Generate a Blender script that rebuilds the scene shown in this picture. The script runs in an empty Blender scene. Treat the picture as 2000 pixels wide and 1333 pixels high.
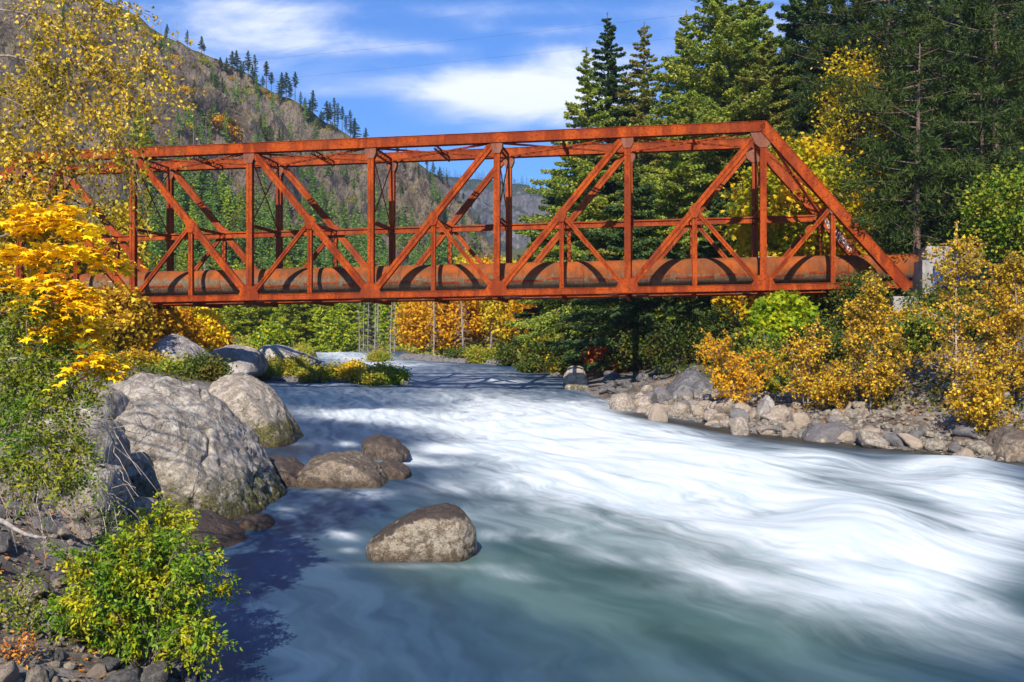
import bpy, math, random
import numpy as np
from mathutils import Vector, Matrix
PI = math.pi
R = math.radians
rng = np.random.default_rng(7)
random.seed(7)
sc = bpy.context.scene
COL = sc.collection

# ------------------------------------------------------------------ camera, sky, sun, exposure
F = 1944.0            # focal length in pixels of the 2000 px wide photograph (35 mm lens)
CX, CY = 1000.0, 667.0
cam_d = bpy.data.cameras.new('camera'); cam = bpy.data.objects.new('camera', cam_d); COL.objects.link(cam)
cam_d.lens = 35.0; cam_d.sensor_width = 36.0; cam_d.clip_end = 6000; cam_d.clip_start = 0.1
cam.location = (0, 0, 0); cam.rotation_euler = (R(90), 0, 0)
sc.camera = cam

SUN_AZ = (-0.16, -0.987)     # horizontal direction towards the sun
SUN_EL = R(36)
world = bpy.data.worlds.new('World'); sc.world = world; world.use_nodes = True
wt = world.node_tree; wt.nodes.clear()

class NT:
    """small helper to wire nodes"""
    def __init__(s, t): s.t = t
    def n(s, kind, **kw):
        nd = s.t.nodes.new(kind)
        ins = kw.pop('ins', {})
        for k, v in kw.items(): setattr(nd, k, v)
        for k, v in ins.items():
            sock = nd.inputs[k]
            if isinstance(v, bpy.types.NodeSocket): s.t.links.new(v, sock)
            elif isinstance(v, bpy.types.Node): s.t.links.new(v.outputs[0], sock)
            else: sock.default_value = v
        return nd
    def math(s, op, a, b=0.0, c=0.0, clamp=False):
        return s.n('ShaderNodeMath', operation=op, use_clamp=clamp, ins={0: a, 1: b, 2: c}).outputs[0]
    def mix(s, fac, a, b, mode='MIX'):
        nd = s.n('ShaderNodeMix', data_type='RGBA', blend_type=mode)
        for k, v in ((0, fac), (6, a), (7, b)):
            if isinstance(v, bpy.types.NodeSocket): s.t.links.new(v, nd.inputs[k])
            elif isinstance(v, tuple) and len(v) == 3: nd.inputs[k].default_value = (*v, 1)
            else: nd.inputs[k].default_value = v
        return nd.outputs[2]
    def noise(s, vec, scale, detail=4, rough=0.55, dist=0.0):
        nd = s.n('ShaderNodeTexNoise', ins={'Scale': scale, 'Detail': detail, 'Roughness': rough, 'Distortion': dist})
        if vec is not None: s.t.links.new(vec, nd.inputs['Vector'])
        return nd.outputs[0]
    def ramp(s, fac, stops, interp='LINEAR'):
        nd = s.n('ShaderNodeValToRGB'); cr = nd.color_ramp; cr.interpolation = interp
        while len(cr.elements) < len(stops): cr.elements.new(0.5)
        for e, (p, c) in zip(cr.elements, stops):
            e.position = p; e.color = (*c, 1) if len(c) == 3 else c
        s.t.links.new(fac, nd.inputs[0]); return nd.outputs[0]
    def sstep(s, x, a, b):
        nd = s.n('ShaderNodeMapRange', interpolation_type='SMOOTHSTEP', ins={0: x, 1: a, 2: b, 3: 0.0, 4: 1.0}); return nd.outputs[0]
    def scalev(s, vec, v):
        return s.n('ShaderNodeVectorMath', operation='MULTIPLY', ins={0: vec, 1: v}).outputs[0]

W = NT(wt)
sky = W.n('ShaderNodeTexSky', sky_type='NISHITA', sun_disc=False)
sky.sun_elevation = SUN_EL
sky.sun_rotation = math.atan2(SUN_AZ[0], SUN_AZ[1]) % (2 * PI)
sky.air_density = 1.0; sky.dust_density = 0.25; sky.ozone_density = 1.6; sky.altitude = 300
tc = W.n('ShaderNodeTexCoord')
D = tc.outputs['Generated']
sep = W.n('ShaderNodeSeparateXYZ', ins={0: D})
dy = W.math('MAXIMUM', sep.outputs[1], 0.15)
ux = W.math('DIVIDE', sep.outputs[0], dy)      # cloud layer coordinates, fixed in the sky
uz = W.math('DIVIDE', sep.outputs[2], dy)
uv = W.n('ShaderNodeCombineXYZ', ins={0: ux, 1: uz, 2: 0.0}).outputs[0]
st = W.n('ShaderNodeMapping', ins={'Vector': uv, 'Rotation': (0, 0, R(-12)), 'Scale': (1.6, 7.0, 1)}).outputs[0]
n1 = W.noise(st, 1.6, 7, 0.6, 0.6)
n2 = W.noise(W.n('ShaderNodeMapping', ins={'Vector': uv, 'Scale': (1, 2.2, 1), 'Rotation': (0, 0, R(-8))}).outputs[0], 7.0, 8, 0.66, 0.5)
def blob(cx, cz, rx, rz, amp):
    a = W.math('DIVIDE', W.math('SUBTRACT', ux, cx), rx); b = W.math('DIVIDE', W.math('SUBTRACT', uz, cz), rz)
    d = W.math('ADD', W.math('MULTIPLY', a, a), W.math('MULTIPLY', b, b))
    return W.math('MULTIPLY', W.math('EXPONENT', W.math('MULTIPLY', d, -1.0)), amp)
def sx(px): return (px - CX) / F
def sz(py): return (CY - py) / F
msum = None
for (px, py, rx, ry, a) in [(1010, 190, 165, 62, .9), (900, 165, 120, 34, .35), (1150, 170, 130, 60, .55),
                            (480, 45, 170, 66, .46), (640, 85, 170, 30, .32), (900, 20, 300, 18, .30),
                            (560, 130, 130, 40, .15), (740, 160, 90, 20, .14), (1120, 110, 90, 24, .25), (820, 95, 150, 14, .22), (1060, 60, 120, 12, .25), (960, 50, 60, 16, .2), (640, 180, 120, 14, .15), (1500, 60, 300, 80, .2), (1300, -60, 600, 50, .2),
                            (-300, 100, 500, 120, .5), (2600, 300, 500, 120, .5)]:
    g = blob(sx(px), sz(py), rx / F, ry / F, a)
    msum = g if msum is None else W.math('ADD', msum, g)
gate = W.math('MULTIPLY', msum, 2.2, clamp=True)
dens = W.math('ADD', W.math('MULTIPLY', W.math('SUBTRACT', n1, .5), 1.3), W.math('MULTIPLY', W.math('SUBTRACT', n2, .5), 1.1))
cl = W.sstep(W.math('ADD', W.math('ADD', msum, 0.04), W.math('MULTIPLY', dens, W.math('ADD', .22, gate))), 0.08, 0.95)
skyc = W.mix(1.0, sky.outputs[0], (0.38, 0.80, 1.42), 'MULTIPLY')
mixc = W.mix(W.math('MULTIPLY', cl, 0.93), skyc, (10.5, 10.8, 11.4))
bg = W.n('ShaderNodeBackground', ins={'Color': mixc, 'Strength': 0.085})
W.n('ShaderNodeOutputWorld', ins={'Surface': bg.outputs[0]})

sun_d = bpy.data.lights.new('sun', 'SUN'); sun = bpy.data.objects.new('sun', sun_d); COL.objects.link(sun)
sun_d.energy = 5.0; sun_d.angle = R(0.5); sun_d.color = (1.0, 0.91, 0.77)
sv = Vector((SUN_AZ[0] * math.cos(SUN_EL), SUN_AZ[1] * math.cos(SUN_EL), math.sin(SUN_EL)))
sun.rotation_euler = sv.to_track_quat('Z', 'Y').to_euler()
sc.view_settings.view_transform = 'Standard'; sc.view_settings.look = 'None'
sc.view_settings.exposure = 0.62; sc.view_settings.gamma = 1.0
sc.cycles.max_bounces = 6; sc.cycles.diffuse_bounces = 3; sc.cycles.glossy_bounces = 2
sc.cycles.transmission_bounces = 3; sc.cycles.transparent_max_bounces = 6; sc.cycles.volume_bounces = 0
sc.cycles.use_denoising = True
sc.cycles.use_adaptive_sampling = True
sc.cycles.adaptive_threshold = 0.02

# ------------------------------------------------------------------ helpers
def at(px, py, Y): return np.array([(px - CX) / F * Y, Y, (CY - py) / F * Y])

def _hash(ix, iy, iz):
    h = (ix * 374761393 + iy * 668265263 + iz * 2147483647 + 1274126177) & 0xFFFFFFFF
    h = ((h ^ (h >> 13)) * 1274126177) & 0xFFFFFFFF
    h = ((h ^ (h >> 15)) * 2246822519) & 0xFFFFFFFF
    return ((h ^ (h >> 16)) & 0xFFFFFF) / float(0xFFFFFF)
def vnoise(P):
    P = np.asarray(P, float); i = np.floor(P).astype(np.int64); f = P - i; f = f * f * (3 - 2 * f)
    r = 0
    for dx in (0, 1):
        wx = f[:, 0] if dx else 1 - f[:, 0]
        for dy_ in (0, 1):
            wy = f[:, 1] if dy_ else 1 - f[:, 1]
            for dz in (0, 1):
                wz = f[:, 2] if dz else 1 - f[:, 2]
                r = r + wx * wy * wz * _hash(i[:, 0] + dx, i[:, 1] + dy_, i[:, 2] + dz)
    return r * 2 - 1
def fbm(P, oct=4, gain=0.5):
    P = np.asarray(P, float); a = 1.0; r = 0; s = 0
    for k in range(oct):
        r = r + a * vnoise(P + 17.3 * k); s += a; a *= gain; P = P * 2.03
    return r / s
def ridged(P, oct=4):
    P = np.asarray(P, float); a = 1.0; r = 0; s = 0
    for k in range(oct):
        r = r + a * (1 - np.abs(vnoise(P + 9.1 * k)) * 2); s += a; a *= 0.5; P = P * 2.1
    return r / s
def f3(x, y, z=0.0): return np.stack([np.asarray(x, float), np.asarray(y, float), np.zeros_like(np.asarray(x, float)) + z], -1)

def mesh_np(name, V, faces, mats, smooth=False, matidx=None, attrs=None):
    """faces: list of int arrays (n,k)"""
    me = bpy.data.meshes.new(name)
    V = np.asarray(V, np.float32)
    if isinstance(faces, np.ndarray): faces = [faces]
    faces = [np.asarray(f, np.int32) for f in faces if len(f)]
    nl = sum(f.size for f in faces); nf = sum(len(f) for f in faces)
    me.vertices.add(len(V)); me.vertices.foreach_set('co', V.ravel())
    me.loops.add(nl); me.loops.foreach_set('vertex_index', np.concatenate([f.ravel() for f in faces]))
    me.polygons.add(nf)
    tot = np.concatenate([np.full(len(f), f.shape[1], np.int32) for f in faces])
    st_ = np.concatenate([[0], np.cumsum(tot)[:-1]]).astype(np.int32)
    me.polygons.foreach_set('loop_start', st_); me.polygons.foreach_set('loop_total', tot)
    if not isinstance(mats, (list, tuple)): mats = [mats]
    for m in mats: me.materials.append(m)
    if matidx is not None: me.polygons.foreach_set('material_index', np.asarray(matidx, np.int32))
    me.polygons.foreach_set('use_smooth', np.full(nf, bool(smooth)))
    if attrs:
        for k, v in attrs.items():
            v = np.asarray(v, np.float32)
            if v.ndim == 1:
                a = me.attributes.new(k, 'FLOAT', 'POINT'); a.data.foreach_set('value', v)
            else:
                a = me.attributes.new(k, 'FLOAT_VECTOR', 'POINT'); a.data.foreach_set('vector', v.ravel())
    me.update(); me.validate()
    return me

class MB:
    """collects quads/tris of boxes, tubes and leaves into one mesh"""
    def __init__(s): s.V = []; s.F = {}; s.n = 0
    def add(s, V, faces, mi=0):
        V = np.asarray(V, float)
        if isinstance(faces, np.ndarray) or not len(faces) or not hasattr(faces[0][0], '__len__'): faces = [np.asarray(faces)]
        for f in faces:
            f = np.asarray(f); s.F.setdefault((f.shape[1], mi), []).append(f + s.n)
        s.V.append(V); s.n += len(V)
    def mesh(s, name, mats, smooth=False, attrs=None):
        fl = []; mi = []
        for (k, m), v in s.F.items():
            a = np.concatenate(v); fl.append(a); mi.append(np.full(len(a), m))
        return mesh_np(name, np.concatenate(s.V), fl, mats, smooth, np.concatenate(mi), attrs)
    def build(s, name, mats, parent=None, smooth=False):
        return link(name, s.mesh(name, mats, smooth), parent)
BOXF = np.array([[0, 1, 3, 2], [4, 6, 7, 5], [0, 4, 5, 1], [2, 3, 7, 6], [0, 2, 6, 4], [1, 5, 7, 3]])
def box_pts(c, ax, ay, az):
    """box with centre c and half-axis vectors"""
    c, ax, ay, az = map(np.asarray, (c, ax, ay, az))
    return np.array([c + i * ax + j * ay + k * az for i in (-1, 1) for j in (-1, 1) for k in (-1, 1)])

def link(name, me, parent=None):
    o = bpy.data.objects.new(name, me); COL.objects.link(o)
    if parent is not None: o.parent = parent
    return o
def tag(o, label=None, cat=None, group=None, kind=None):
    if label: o['label'] = label
    if cat: o['category'] = cat
    if group: o['group'] = group
    if kind: o['kind'] = kind
    return o
def empty(name, loc, label, cat, group=None, rz=0.0):
    o = bpy.data.objects.new(name, None); COL.objects.link(o)
    o.location = loc; o.rotation_euler = (0, 0, rz); o.empty_display_size = 0.3
    return tag(o, label, cat, group)
def inst(src, loc, rz=0.0, scale=1.0, label=None, group=None, tilt=(0, 0)):
    def cp(o, parent=None):
        c = o.copy(); COL.objects.link(c)
        if parent is not None: c.parent = parent
        for ch in o.children: cp(ch, c)
        return c
    c = cp(src)
    c.location = loc; c.rotation_euler = (tilt[0], tilt[1], rz)
    c.scale = (scale,) * 3 if not hasattr(scale, '__len__') else scale
    if label: c['label'] = label
    if group: c['group'] = group
    return c

def tube(mb, pts, radii, k=6, mi=0):
    pts = np.asarray(pts, float); n = len(pts); radii = np.broadcast_to(np.asarray(radii, float), (n,))
    T = np.gradient(pts, axis=0); T /= np.linalg.norm(T, axis=1, keepdims=True) + 1e-9
    ref = np.array([0, 0, 1.]) if abs(T[0][2]) < .9 else np.array([1., 0, 0])
    A = np.cross(T, ref); A /= np.linalg.norm(A, axis=1, keepdims=True) + 1e-9; B = np.cross(T, A)
    a = np.arange(k) * 2 * PI / k
    V = pts[:, None, :] + radii[:, None, None] * (np.cos(a)[None, :, None] * A[:, None, :] + np.sin(a)[None, :, None] * B[:, None, :])
    V = V.reshape(-1, 3); fs = []
    for i in range(n - 1):
        for j in range(k):
            fs.append([i * k + j, i * k + (j + 1) % k, (i + 1) * k + (j + 1) % k, (i + 1) * k + j])
    mb.add(V, np.array(fs), mi)

TEMPL = {
    'needle': (np.array([[-.5, .0, 0], [0.1, .10, .03], [.5, 0, -.05], [0.1, -.10, .03]]), np.array([[0, 1, 2, 3]])),
    'spray': (np.array([[-.5, .0, 0], [0.0, .22, .03], [.5, 0, -.08], [0.0, -.22, .03]]), np.array([[0, 1, 2, 3]])),
    'oval': (np.array([[-.5, 0, 0], [-.15, .22, .05], [.2, .2, .05], [.5, 0, -.03], [.2, -.2, .05], [-.15, -.22, .05]]), np.array([[0, 1, 2, 3], [0, 3, 4, 5]])),
    'heart': (np.array([[-.4, 0, 0], [-.25, .34, .06], [.1, .3, .05], [.5, 0, -.05], [.1, -.3, .05], [-.25, -.34, .06]]), np.array([[0, 1, 2, 3], [0, 3, 4, 5]])),
    'maple': (np.array([[-.45, 0, 0], [-.30, .22, -.02], [-.42, .45, -.08], [-.05, .30, .0], [.12, .55, -.10], [.16, .16, .03], [.6, 0, -.10],
                        [.16, -.16, .03], [.12, -.55, -.10], [-.05, -.30, 0], [-.42, -.45, -.08], [-.30, -.22, -.02]]),
              np.array([[0, 3, 2, 1], [0, 5, 4, 3], [0, 7, 6, 5], [0, 9, 8, 7], [0, 11, 10, 9]])),
}
def leaves(mb, P, size, shape='oval', up=0.6, rg=None, dirs=None, dirj=0.6, mi=0):
    """scatter leaf faces at points P; dirs = preferred in-plane direction"""
    rg = rg or rng; N = len(P)
    if not N: return
    T0, Fc = TEMPL[shape]
    n = rg.normal(size=(N, 3)); n /= np.linalg.norm(n, axis=1, keepdims=True); n[:, 2] = n[:, 2] + up * 2; n /= np.linalg.norm(n, axis=1, keepdims=True)
    t = rg.normal(size=(N, 3)) * dirj if dirs is not None else rg.normal(size=(N, 3))
    if dirs is not None: t = t + dirs
    t -= (t * n).sum(1, keepdims=True) * n; t /= np.linalg.norm(t, axis=1, keepdims=True) + 1e-9
    b = np.cross(n, t); s = np.asarray(size) * np.ones(N) * rg.uniform(.7, 1.25, N)
    V = P[:, None, :] + s[:, None, None] * (T0[None, :, 0, None] * t[:, None, :] + T0[None, :, 1, None] * b[:, None, :] + T0[None, :, 2, None] * n[:, None, :])
    k = len(T0)
    Fa = (Fc[None, :, :] + (np.arange(N) * k)[:, None, None]).reshape(-1, Fc.shape[1])
    mb.add(V.reshape(-1, 3), Fa, mi)

# ------------------------------------------------------------------ materials
def newmat(name):
    m = bpy.data.materials.new(name); m.use_nodes = True; t = m.node_tree; t.nodes.clear(); return m, NT(t)
def out(N, shader, disp=None):
    o = N.n('ShaderNodeOutputMaterial', ins={'Surface': shader})
    return o
def princ(N, col, rough=0.8, bump=None, bstr=0.3, bdist=0.05, spec=0.3, **kw):
    p = N.n('ShaderNodeBsdfPrincipled')
    for k, v in (('Base Color', col), ('Roughness', rough)):
        if isinstance(v, bpy.types.NodeSocket): N.t.links.new(v, p.inputs[k])
        else: p.inputs[k].default_value = (*v, 1) if isinstance(v, tuple) else v
    p.inputs['Specular IOR Level'].default_value = spec
    if bump is not None:
        b = N.n('ShaderNodeBump', ins={'Strength': bstr, 'Distance': bdist, 'Height': bump})
        N.t.links.new(b.outputs[0], p.inputs['Normal'])
    return p.outputs[0]

def leaf_mat(name, cols, trans=0.35, patch=None, pscale=0.5, objvar=0.0, rough=0.6):
    """cols: leaf colours picked per leaf; patch: second palette laid by clumps"""
    m, N = newmat(name)
    g = N.n('ShaderNodeNewGeometry')
    stops = [(i / max(1, len(cols) - 1), c) for i, c in enumerate(cols)]
    c = N.ramp(g.outputs['Random Per Island'], stops)
    tco = N.n('ShaderNodeTexCoord')
    if patch:
        c2 = N.ramp(g.outputs['Random Per Island'], [(i / max(1, len(patch) - 1), q) for i, q in enumerate(patch)])
        nz = N.noise(tco.outputs['Object'], pscale, 3, 0.6)
        c = N.mix(N.sstep(nz, 0.44, 0.6), c, c2)
    if objvar:
        oi = N.n('ShaderNodeObjectInfo')
        h = N.n('ShaderNodeHueSaturation', ins={'Hue': N.math('ADD', 0.5 - objvar * .5, N.math('MULTIPLY', oi.outputs['Random'], objvar)),
                                               'Value': N.math('ADD', 0.75, N.math('MULTIPLY', oi.outputs['Random'], 0.5)), 'Color': c})
        c = h.outputs[0]
    d = N.n('ShaderNodeBsdfPrincipled', ins={'Base Color': c, 'Roughness': rough, 'Specular IOR Level': 0.25})
    tr = N.n('ShaderNodeBsdfTranslucent', ins={'Color': c})
    mx = N.n('ShaderNodeMixShader', ins={0: trans, 1: d.outputs[0], 2: tr.outputs[0]})
    out(N, mx.outputs[0]); return m

def bark_mat(name, a, b, scale=6):
    m, N = newmat(name); tco = N.n('ShaderNodeTexCoord')
    v = N.scalev(tco.outputs['Object'], (1, 1, 0.2))
    nz = N.noise(v, scale, 5, 0.65)
    out(N, princ(N, N.mix(N.sstep(nz, .35, .65), a, b), 0.9, nz, 0.6, 0.03)); return m

M = {}
M['bark'] = bark_mat('bark', (.05, .035, .025), (.16, .11, .085))
M['bark_grey'] = bark_mat('bark_grey', (.14, .12, .11), (.33, .30, .275), 8)
M['twig'] = bark_mat('twig', (.12, .08, .055), (.3, .23, .18), 10)
M['twig_pale'] = bark_mat('twig_pale', (.3, .22, .16), (.55, .45, .36), 10)
M['fir'] = leaf_mat('fir_needles', [(.10, .16, .022), (.22, .30, .035), (.36, .43, .06)], .35, [(.12, .17, .025), (.33, .36, .04), (.46, .46, .07)], .25)
M['fir_olive'] = leaf_mat('fir_olive', [(.12, .16, .025), (.25, .29, .04), (.38, .38, .07)], .35, [(.20, .17, .035), (.32, .28, .05)], .3)
M['fir_dark'] = leaf_mat('fir_dark', [(.025, .055, .016), (.060, .110, .028), (.11, .17, .04)], .25)
M['pine'] = leaf_mat('pine_needles', [(.012, .030, .005), (.030, .060, .008), (.065, .10, .013)], .2, [(.035, .055, .007), (.08, .11, .013)], .3)
M['far_fir'] = leaf_mat('far_fir', [(.10, .17, .03), (.19, .27, .045), (.30, .37, .06)], .35, objvar=.05)
M['far_fir_lime'] = leaf_mat('far_fir_lime', [(.22, .33, .014), (.40, .48, .02), (.55, .58, .03)], .4, objvar=.03)
M['gold'] = leaf_mat('gold_leaves', [(.52, .21, .004), (.70, .37, .008), (.80, .50, .02)], .35, [(.48, .24, .006), (.66, .36, .010)], .5)
M['amber'] = leaf_mat('amber_leaves', [(.18, .085, .006), (.50, .26, .008), (.68, .42, .014), (.80, .58, .05)], .32, [(.14, .09, .006), (.30, .19, .010), (.56, .40, .016)], .4)
M['yellow'] = leaf_mat('yellow_leaves', [(.55, .36, .008), (.70, .47, .012), (.78, .60, .05)], .35, [(.30, .28, .012), (.58, .42, .012)], .5)
M['maple_gold'] = leaf_mat('maple_gold', [(.78, .38, .004), (.88, .54, .005), (.93, .66, .012), (.88, .46, .004)], .22, [(.90, .62, .008), (.70, .62, .01)], .8)
M['maple_green'] = leaf_mat('maple_green', [(.16, .28, .006), (.36, .46, .010), (.62, .52, .012)], .4, [(.10, .22, .008), (.25, .38, .01)], .5)
M['maple_mix'] = leaf_mat('maple_mix', [(.60, .40, .006), (.72, .45, .006), (.80, .52, .015)], .35, [(.22, .30, .008), (.52, .46, .01)], .35)
M['cotton'] = leaf_mat('cotton_leaves', [(.24, .14, .006), (.50, .31, .008), (.68, .46, .015), (.80, .62, .12)], .3, [(.10, .085, .008), (.32, .22, .008), (.52, .38, .015)], .6, rough=.45)
M['olive'] = leaf_mat('olive_leaves', [(.09, .13, .010), (.17, .22, .012), (.30, .31, .02), (.40, .33, .03)], .3, [(.06, .13, .01), (.15, .26, .012)], 1.1)
M['bush'] = leaf_mat('bush_leaves', [(.06, .14, .012), (.12, .24, .015), (.24, .36, .02)], .28, [(.22, .32, .012), (.42, .40, .012), (.66, .50, .012)], 2.6, rough=.4)
M['heath'] = leaf_mat('heath_leaves', [(.24, .24, .02), (.42, .36, .03), (.55, .42, .05)], .4, [(.18, .26, .02), (.34, .38, .03)], .9)
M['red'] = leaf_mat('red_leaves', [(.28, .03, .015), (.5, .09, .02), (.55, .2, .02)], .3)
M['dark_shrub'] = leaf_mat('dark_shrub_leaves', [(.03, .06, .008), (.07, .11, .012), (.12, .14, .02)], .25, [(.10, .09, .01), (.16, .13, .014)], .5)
M['litter'] = leaf_mat('litter_leaves', [(.18, .08, .03), (.45, .13, .015), (.6, .25, .02), (.25, .16, .08)], .1)

def rock_mat(name, base, dark, light, scale=1.0, lichen=0.35, moss=None, wet=None, topdark=0.0, objvar=0.0, pink=0.0):
    """wet: (z0, z1) object-space heights over which the rock turns wet and dark"""
    m, N = newmat(name); tco = N.n('ShaderNodeTexCoord'); P = tco.outputs['Object']
    g = N.n('ShaderNodeNewGeometry')
    big = N.noise(P, 0.7 * scale, 5, 0.6); mid = N.noise(P, 4 * scale, 6, 0.65); fine = N.noise(P, 18 * scale, 6, 0.7)
    vor = N.n('ShaderNodeTexVoronoi', feature='DISTANCE_TO_EDGE', ins={'Scale': .8 * scale})
    wv = N.n('ShaderNodeVectorMath', operation='ADD', ins={0: P, 1: N.n('ShaderNodeTexNoise', ins={'Vector': P, 'Scale': 1.1 * scale, 'Detail': 4.0}).outputs[1]})
    N.t.links.new(wv.outputs[0], vor.inputs['Vector'])
    crack = N.math('MULTIPLY', N.sstep(vor.outputs['Distance'], 0.0, 0.012), 1.0)
    c = N.mix(N.sstep(big, .3, .7), base, dark)
    c = N.mix(N.math('MULTIPLY', N.sstep(mid, .44, .58), .75), c, light)
    c = N.mix(N.sstep(fine, .55, .75), c, tuple(x * 1.25 for x in light))
    c = N.mix(N.math('MULTIPLY', N.sstep(fine, .47, .33), .75), c, tuple(x * .35 for x in dark))
    lich = N.noise(P, 2.3 * scale, 7, 0.75, 0.6)
    c = N.mix(N.math('MULTIPLY', N.sstep(lich, .54, .62), lichen), c, (.58, .54, .46))
    c = N.mix(N.math('MULTIPLY', N.math('SUBTRACT', 1.0, crack), .45), c, (.05, .045, .04))
    if objvar:
        oi = N.n('ShaderNodeObjectInfo')
        c = N.mix(N.math('MULTIPLY', N.sstep(oi.outputs['Random'], .55, .8), .7), c, (.34, .265, .20))
        c = N.mix(N.math('MULTIPLY', N.sstep(oi.outputs['Random'], .35, .15), .75), c, (.11, .11, .125))
    if topdark:
        sn = N.n('ShaderNodeSeparateXYZ', ins={0: g.outputs['Normal']})
        f = N.sstep(N.math('ADD', sn.outputs[2], N.math('MULTIPLY', N.math('SUBTRACT', mid, .5), .9)), .45, .75)
        c = N.mix(N.math('MULTIPLY', f, topdark), c, (.055, .042, .036))
    rough = 0.85
    if moss:
        so = N.n('ShaderNodeSeparateXYZ', ins={0: P})
        hz = N.math('ADD', so.outputs[2], N.math('MULTIPLY', N.math('SUBTRACT', lich, .5), moss[1] * 2.6))
        f = N.math('MULTIPLY', N.sstep(hz, moss[0] + moss[1], moss[0]), N.sstep(mid, .38, .48))
        c = N.mix(N.math('MULTIPLY', f, .92), c, N.mix(N.sstep(fine, .4, .6), (.022, .019, .009), (.12, .115, .015)))
    if wet:
        so = N.n('ShaderNodeSeparateXYZ', ins={0: P})
        f = N.sstep(N.math('ADD', so.outputs[2], N.math('MULTIPLY', N.math('SUBTRACT', mid, .5), .3)), wet[1], wet[0])
        c = N.mix(N.math('MULTIPLY', f, .8), c, (.05, .032, .018)); rough = N.math('SUBTRACT', .85, N.math('MULTIPLY', f, .5))
    h = N.math('ADD', N.math('ADD', N.math('MULTIPLY', mid, .6), N.math('MULTIPLY', fine, .35)), N.math('MULTIPLY', crack, .10))
    out(N, princ(N, c, rough, h, 1.0, .16 / scale ** .5, .2)); return m
M['granite'] = rock_mat('granite', (.30, .255, .205), (.185, .155, .13), (.46, .41, .345), .9, .5, moss=(-3.75, .85), wet=(-4.2, -3.85))
M['granite_far'] = rock_mat('granite_far', (.33, .27, .20), (.19, .155, .125), (.48, .41, .33), .9, .55, moss=(-3.25, .6), wet=(-3.9, -3.5))
M['granite_bg'] = rock_mat('granite_bg', (.34, .31, .29), (.24, .21, .20), (.46, .43, .40), .45, .5)
M['river_rock'] = rock_mat('river_rock', (.24, .18, .12), (.13, .095, .065), (.42, .36, .28), 1.6, .25, wet=(-4.25, -3.85), topdark=.95)
M['wet_rock'] = rock_mat('wet_rock', (.09, .065, .05), (.05, .038, .036), (.17, .13, .10), 1.5, .12, wet=(-4.15, -3.75), topdark=.55)
M['wet_tan'] = rock_mat('wet_tan', (.22, .17, .12), (.12, .09, .07), (.34, .27, .20), 1.4, .25, wet=(-3.98, -3.6), topdark=.6)
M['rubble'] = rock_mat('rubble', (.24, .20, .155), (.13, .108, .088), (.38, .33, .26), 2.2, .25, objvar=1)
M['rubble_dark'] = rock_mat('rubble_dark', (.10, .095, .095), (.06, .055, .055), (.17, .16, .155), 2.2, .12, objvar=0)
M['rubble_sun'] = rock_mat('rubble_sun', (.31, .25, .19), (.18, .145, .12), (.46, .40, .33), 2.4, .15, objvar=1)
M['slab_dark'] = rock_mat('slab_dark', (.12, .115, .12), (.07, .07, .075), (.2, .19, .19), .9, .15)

# rusted steel
def rust_mat(name, a, b, c_, dull):
    m, N = newmat(name); tco = N.n('ShaderNodeTexCoord'); P = tco.outputs['Object']
    st_ = N.scalev(P, (1, 1, .25))
    n1_ = N.noise(st_, 1.2, 6, .65); n2_ = N.noise(P, 9, 6, .7); n3_ = N.noise(P, .45, 3, .5)
    c = N.mix(N.sstep(n1_, .40, .60), a, b)
    c = N.mix(N.math('MULTIPLY', N.sstep(n2_, .48, .66), .85), c, c_)
    c = N.mix(N.math('MULTIPLY', N.sstep(n3_, .5, .66), .45), c, dull)
    c = N.mix(N.math('MULTIPLY', N.sstep(N.noise(st_, 5, 5, .7), .54, .7), .6), c, (.07, .018, .012))
    out(N, princ(N, c, .85, n2_, .35, .03, .08)); return m
M['rust'] = rust_mat('rusted_steel', (.19, .028, .006), (.37, .062, .008), (.09, .016, .008), (.15, .034, .014))
M['rust_far'] = rust_mat('rusted_steel_inner', (.20, .036, .010), (.36, .068, .013), (.10, .022, .012), (.18, .045, .022))
M['plate_grey'] = rust_mat('weathered_plate', (.17, .065, .038), (.23, .095, .06), (.13, .035, .018), (.19, .09, .065))
M['pale_steel'] = rust_mat('pale_steel', (.6, .56, .5), (.7, .66, .6), (.4, .3, .22), (.5, .45, .4))
def pipe_mat():
    m, N = newmat('pipe_steel'); tco = N.n('ShaderNodeTexCoord'); P = tco.outputs['Object']
    so = N.n('ShaderNodeSeparateXYZ', ins={0: P})
    n1_ = N.noise(P, .9, 6, .65); n2_ = N.noise(P, 7, 6, .7)
    v = N.scalev(P, (2.2, .4, .4)); n4 = N.noise(v, 1.5, 4, .6)
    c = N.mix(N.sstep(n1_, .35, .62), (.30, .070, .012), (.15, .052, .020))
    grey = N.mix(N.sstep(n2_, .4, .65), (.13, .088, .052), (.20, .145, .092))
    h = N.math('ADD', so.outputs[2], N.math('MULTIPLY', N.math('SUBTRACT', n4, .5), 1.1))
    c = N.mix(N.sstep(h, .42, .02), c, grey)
    c = N.mix(N.math('MULTIPLY', N.sstep(n2_, .56, .72), .5), c, (.40, .12, .035))
    # rivet rows beside the joints and the lap seam
    c = N.mix(N.math('MULTIPLY', N.sstep(N.noise(N.scalev(P, (1.2, .3, .3)), 2.5, 5, .7), .52, .66), .55), c, (.07, .032, .018))
    out(N, princ(N, c, .85, n2_, .3, .03, .08)); return m
M['pipe'] = pipe_mat()
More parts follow.
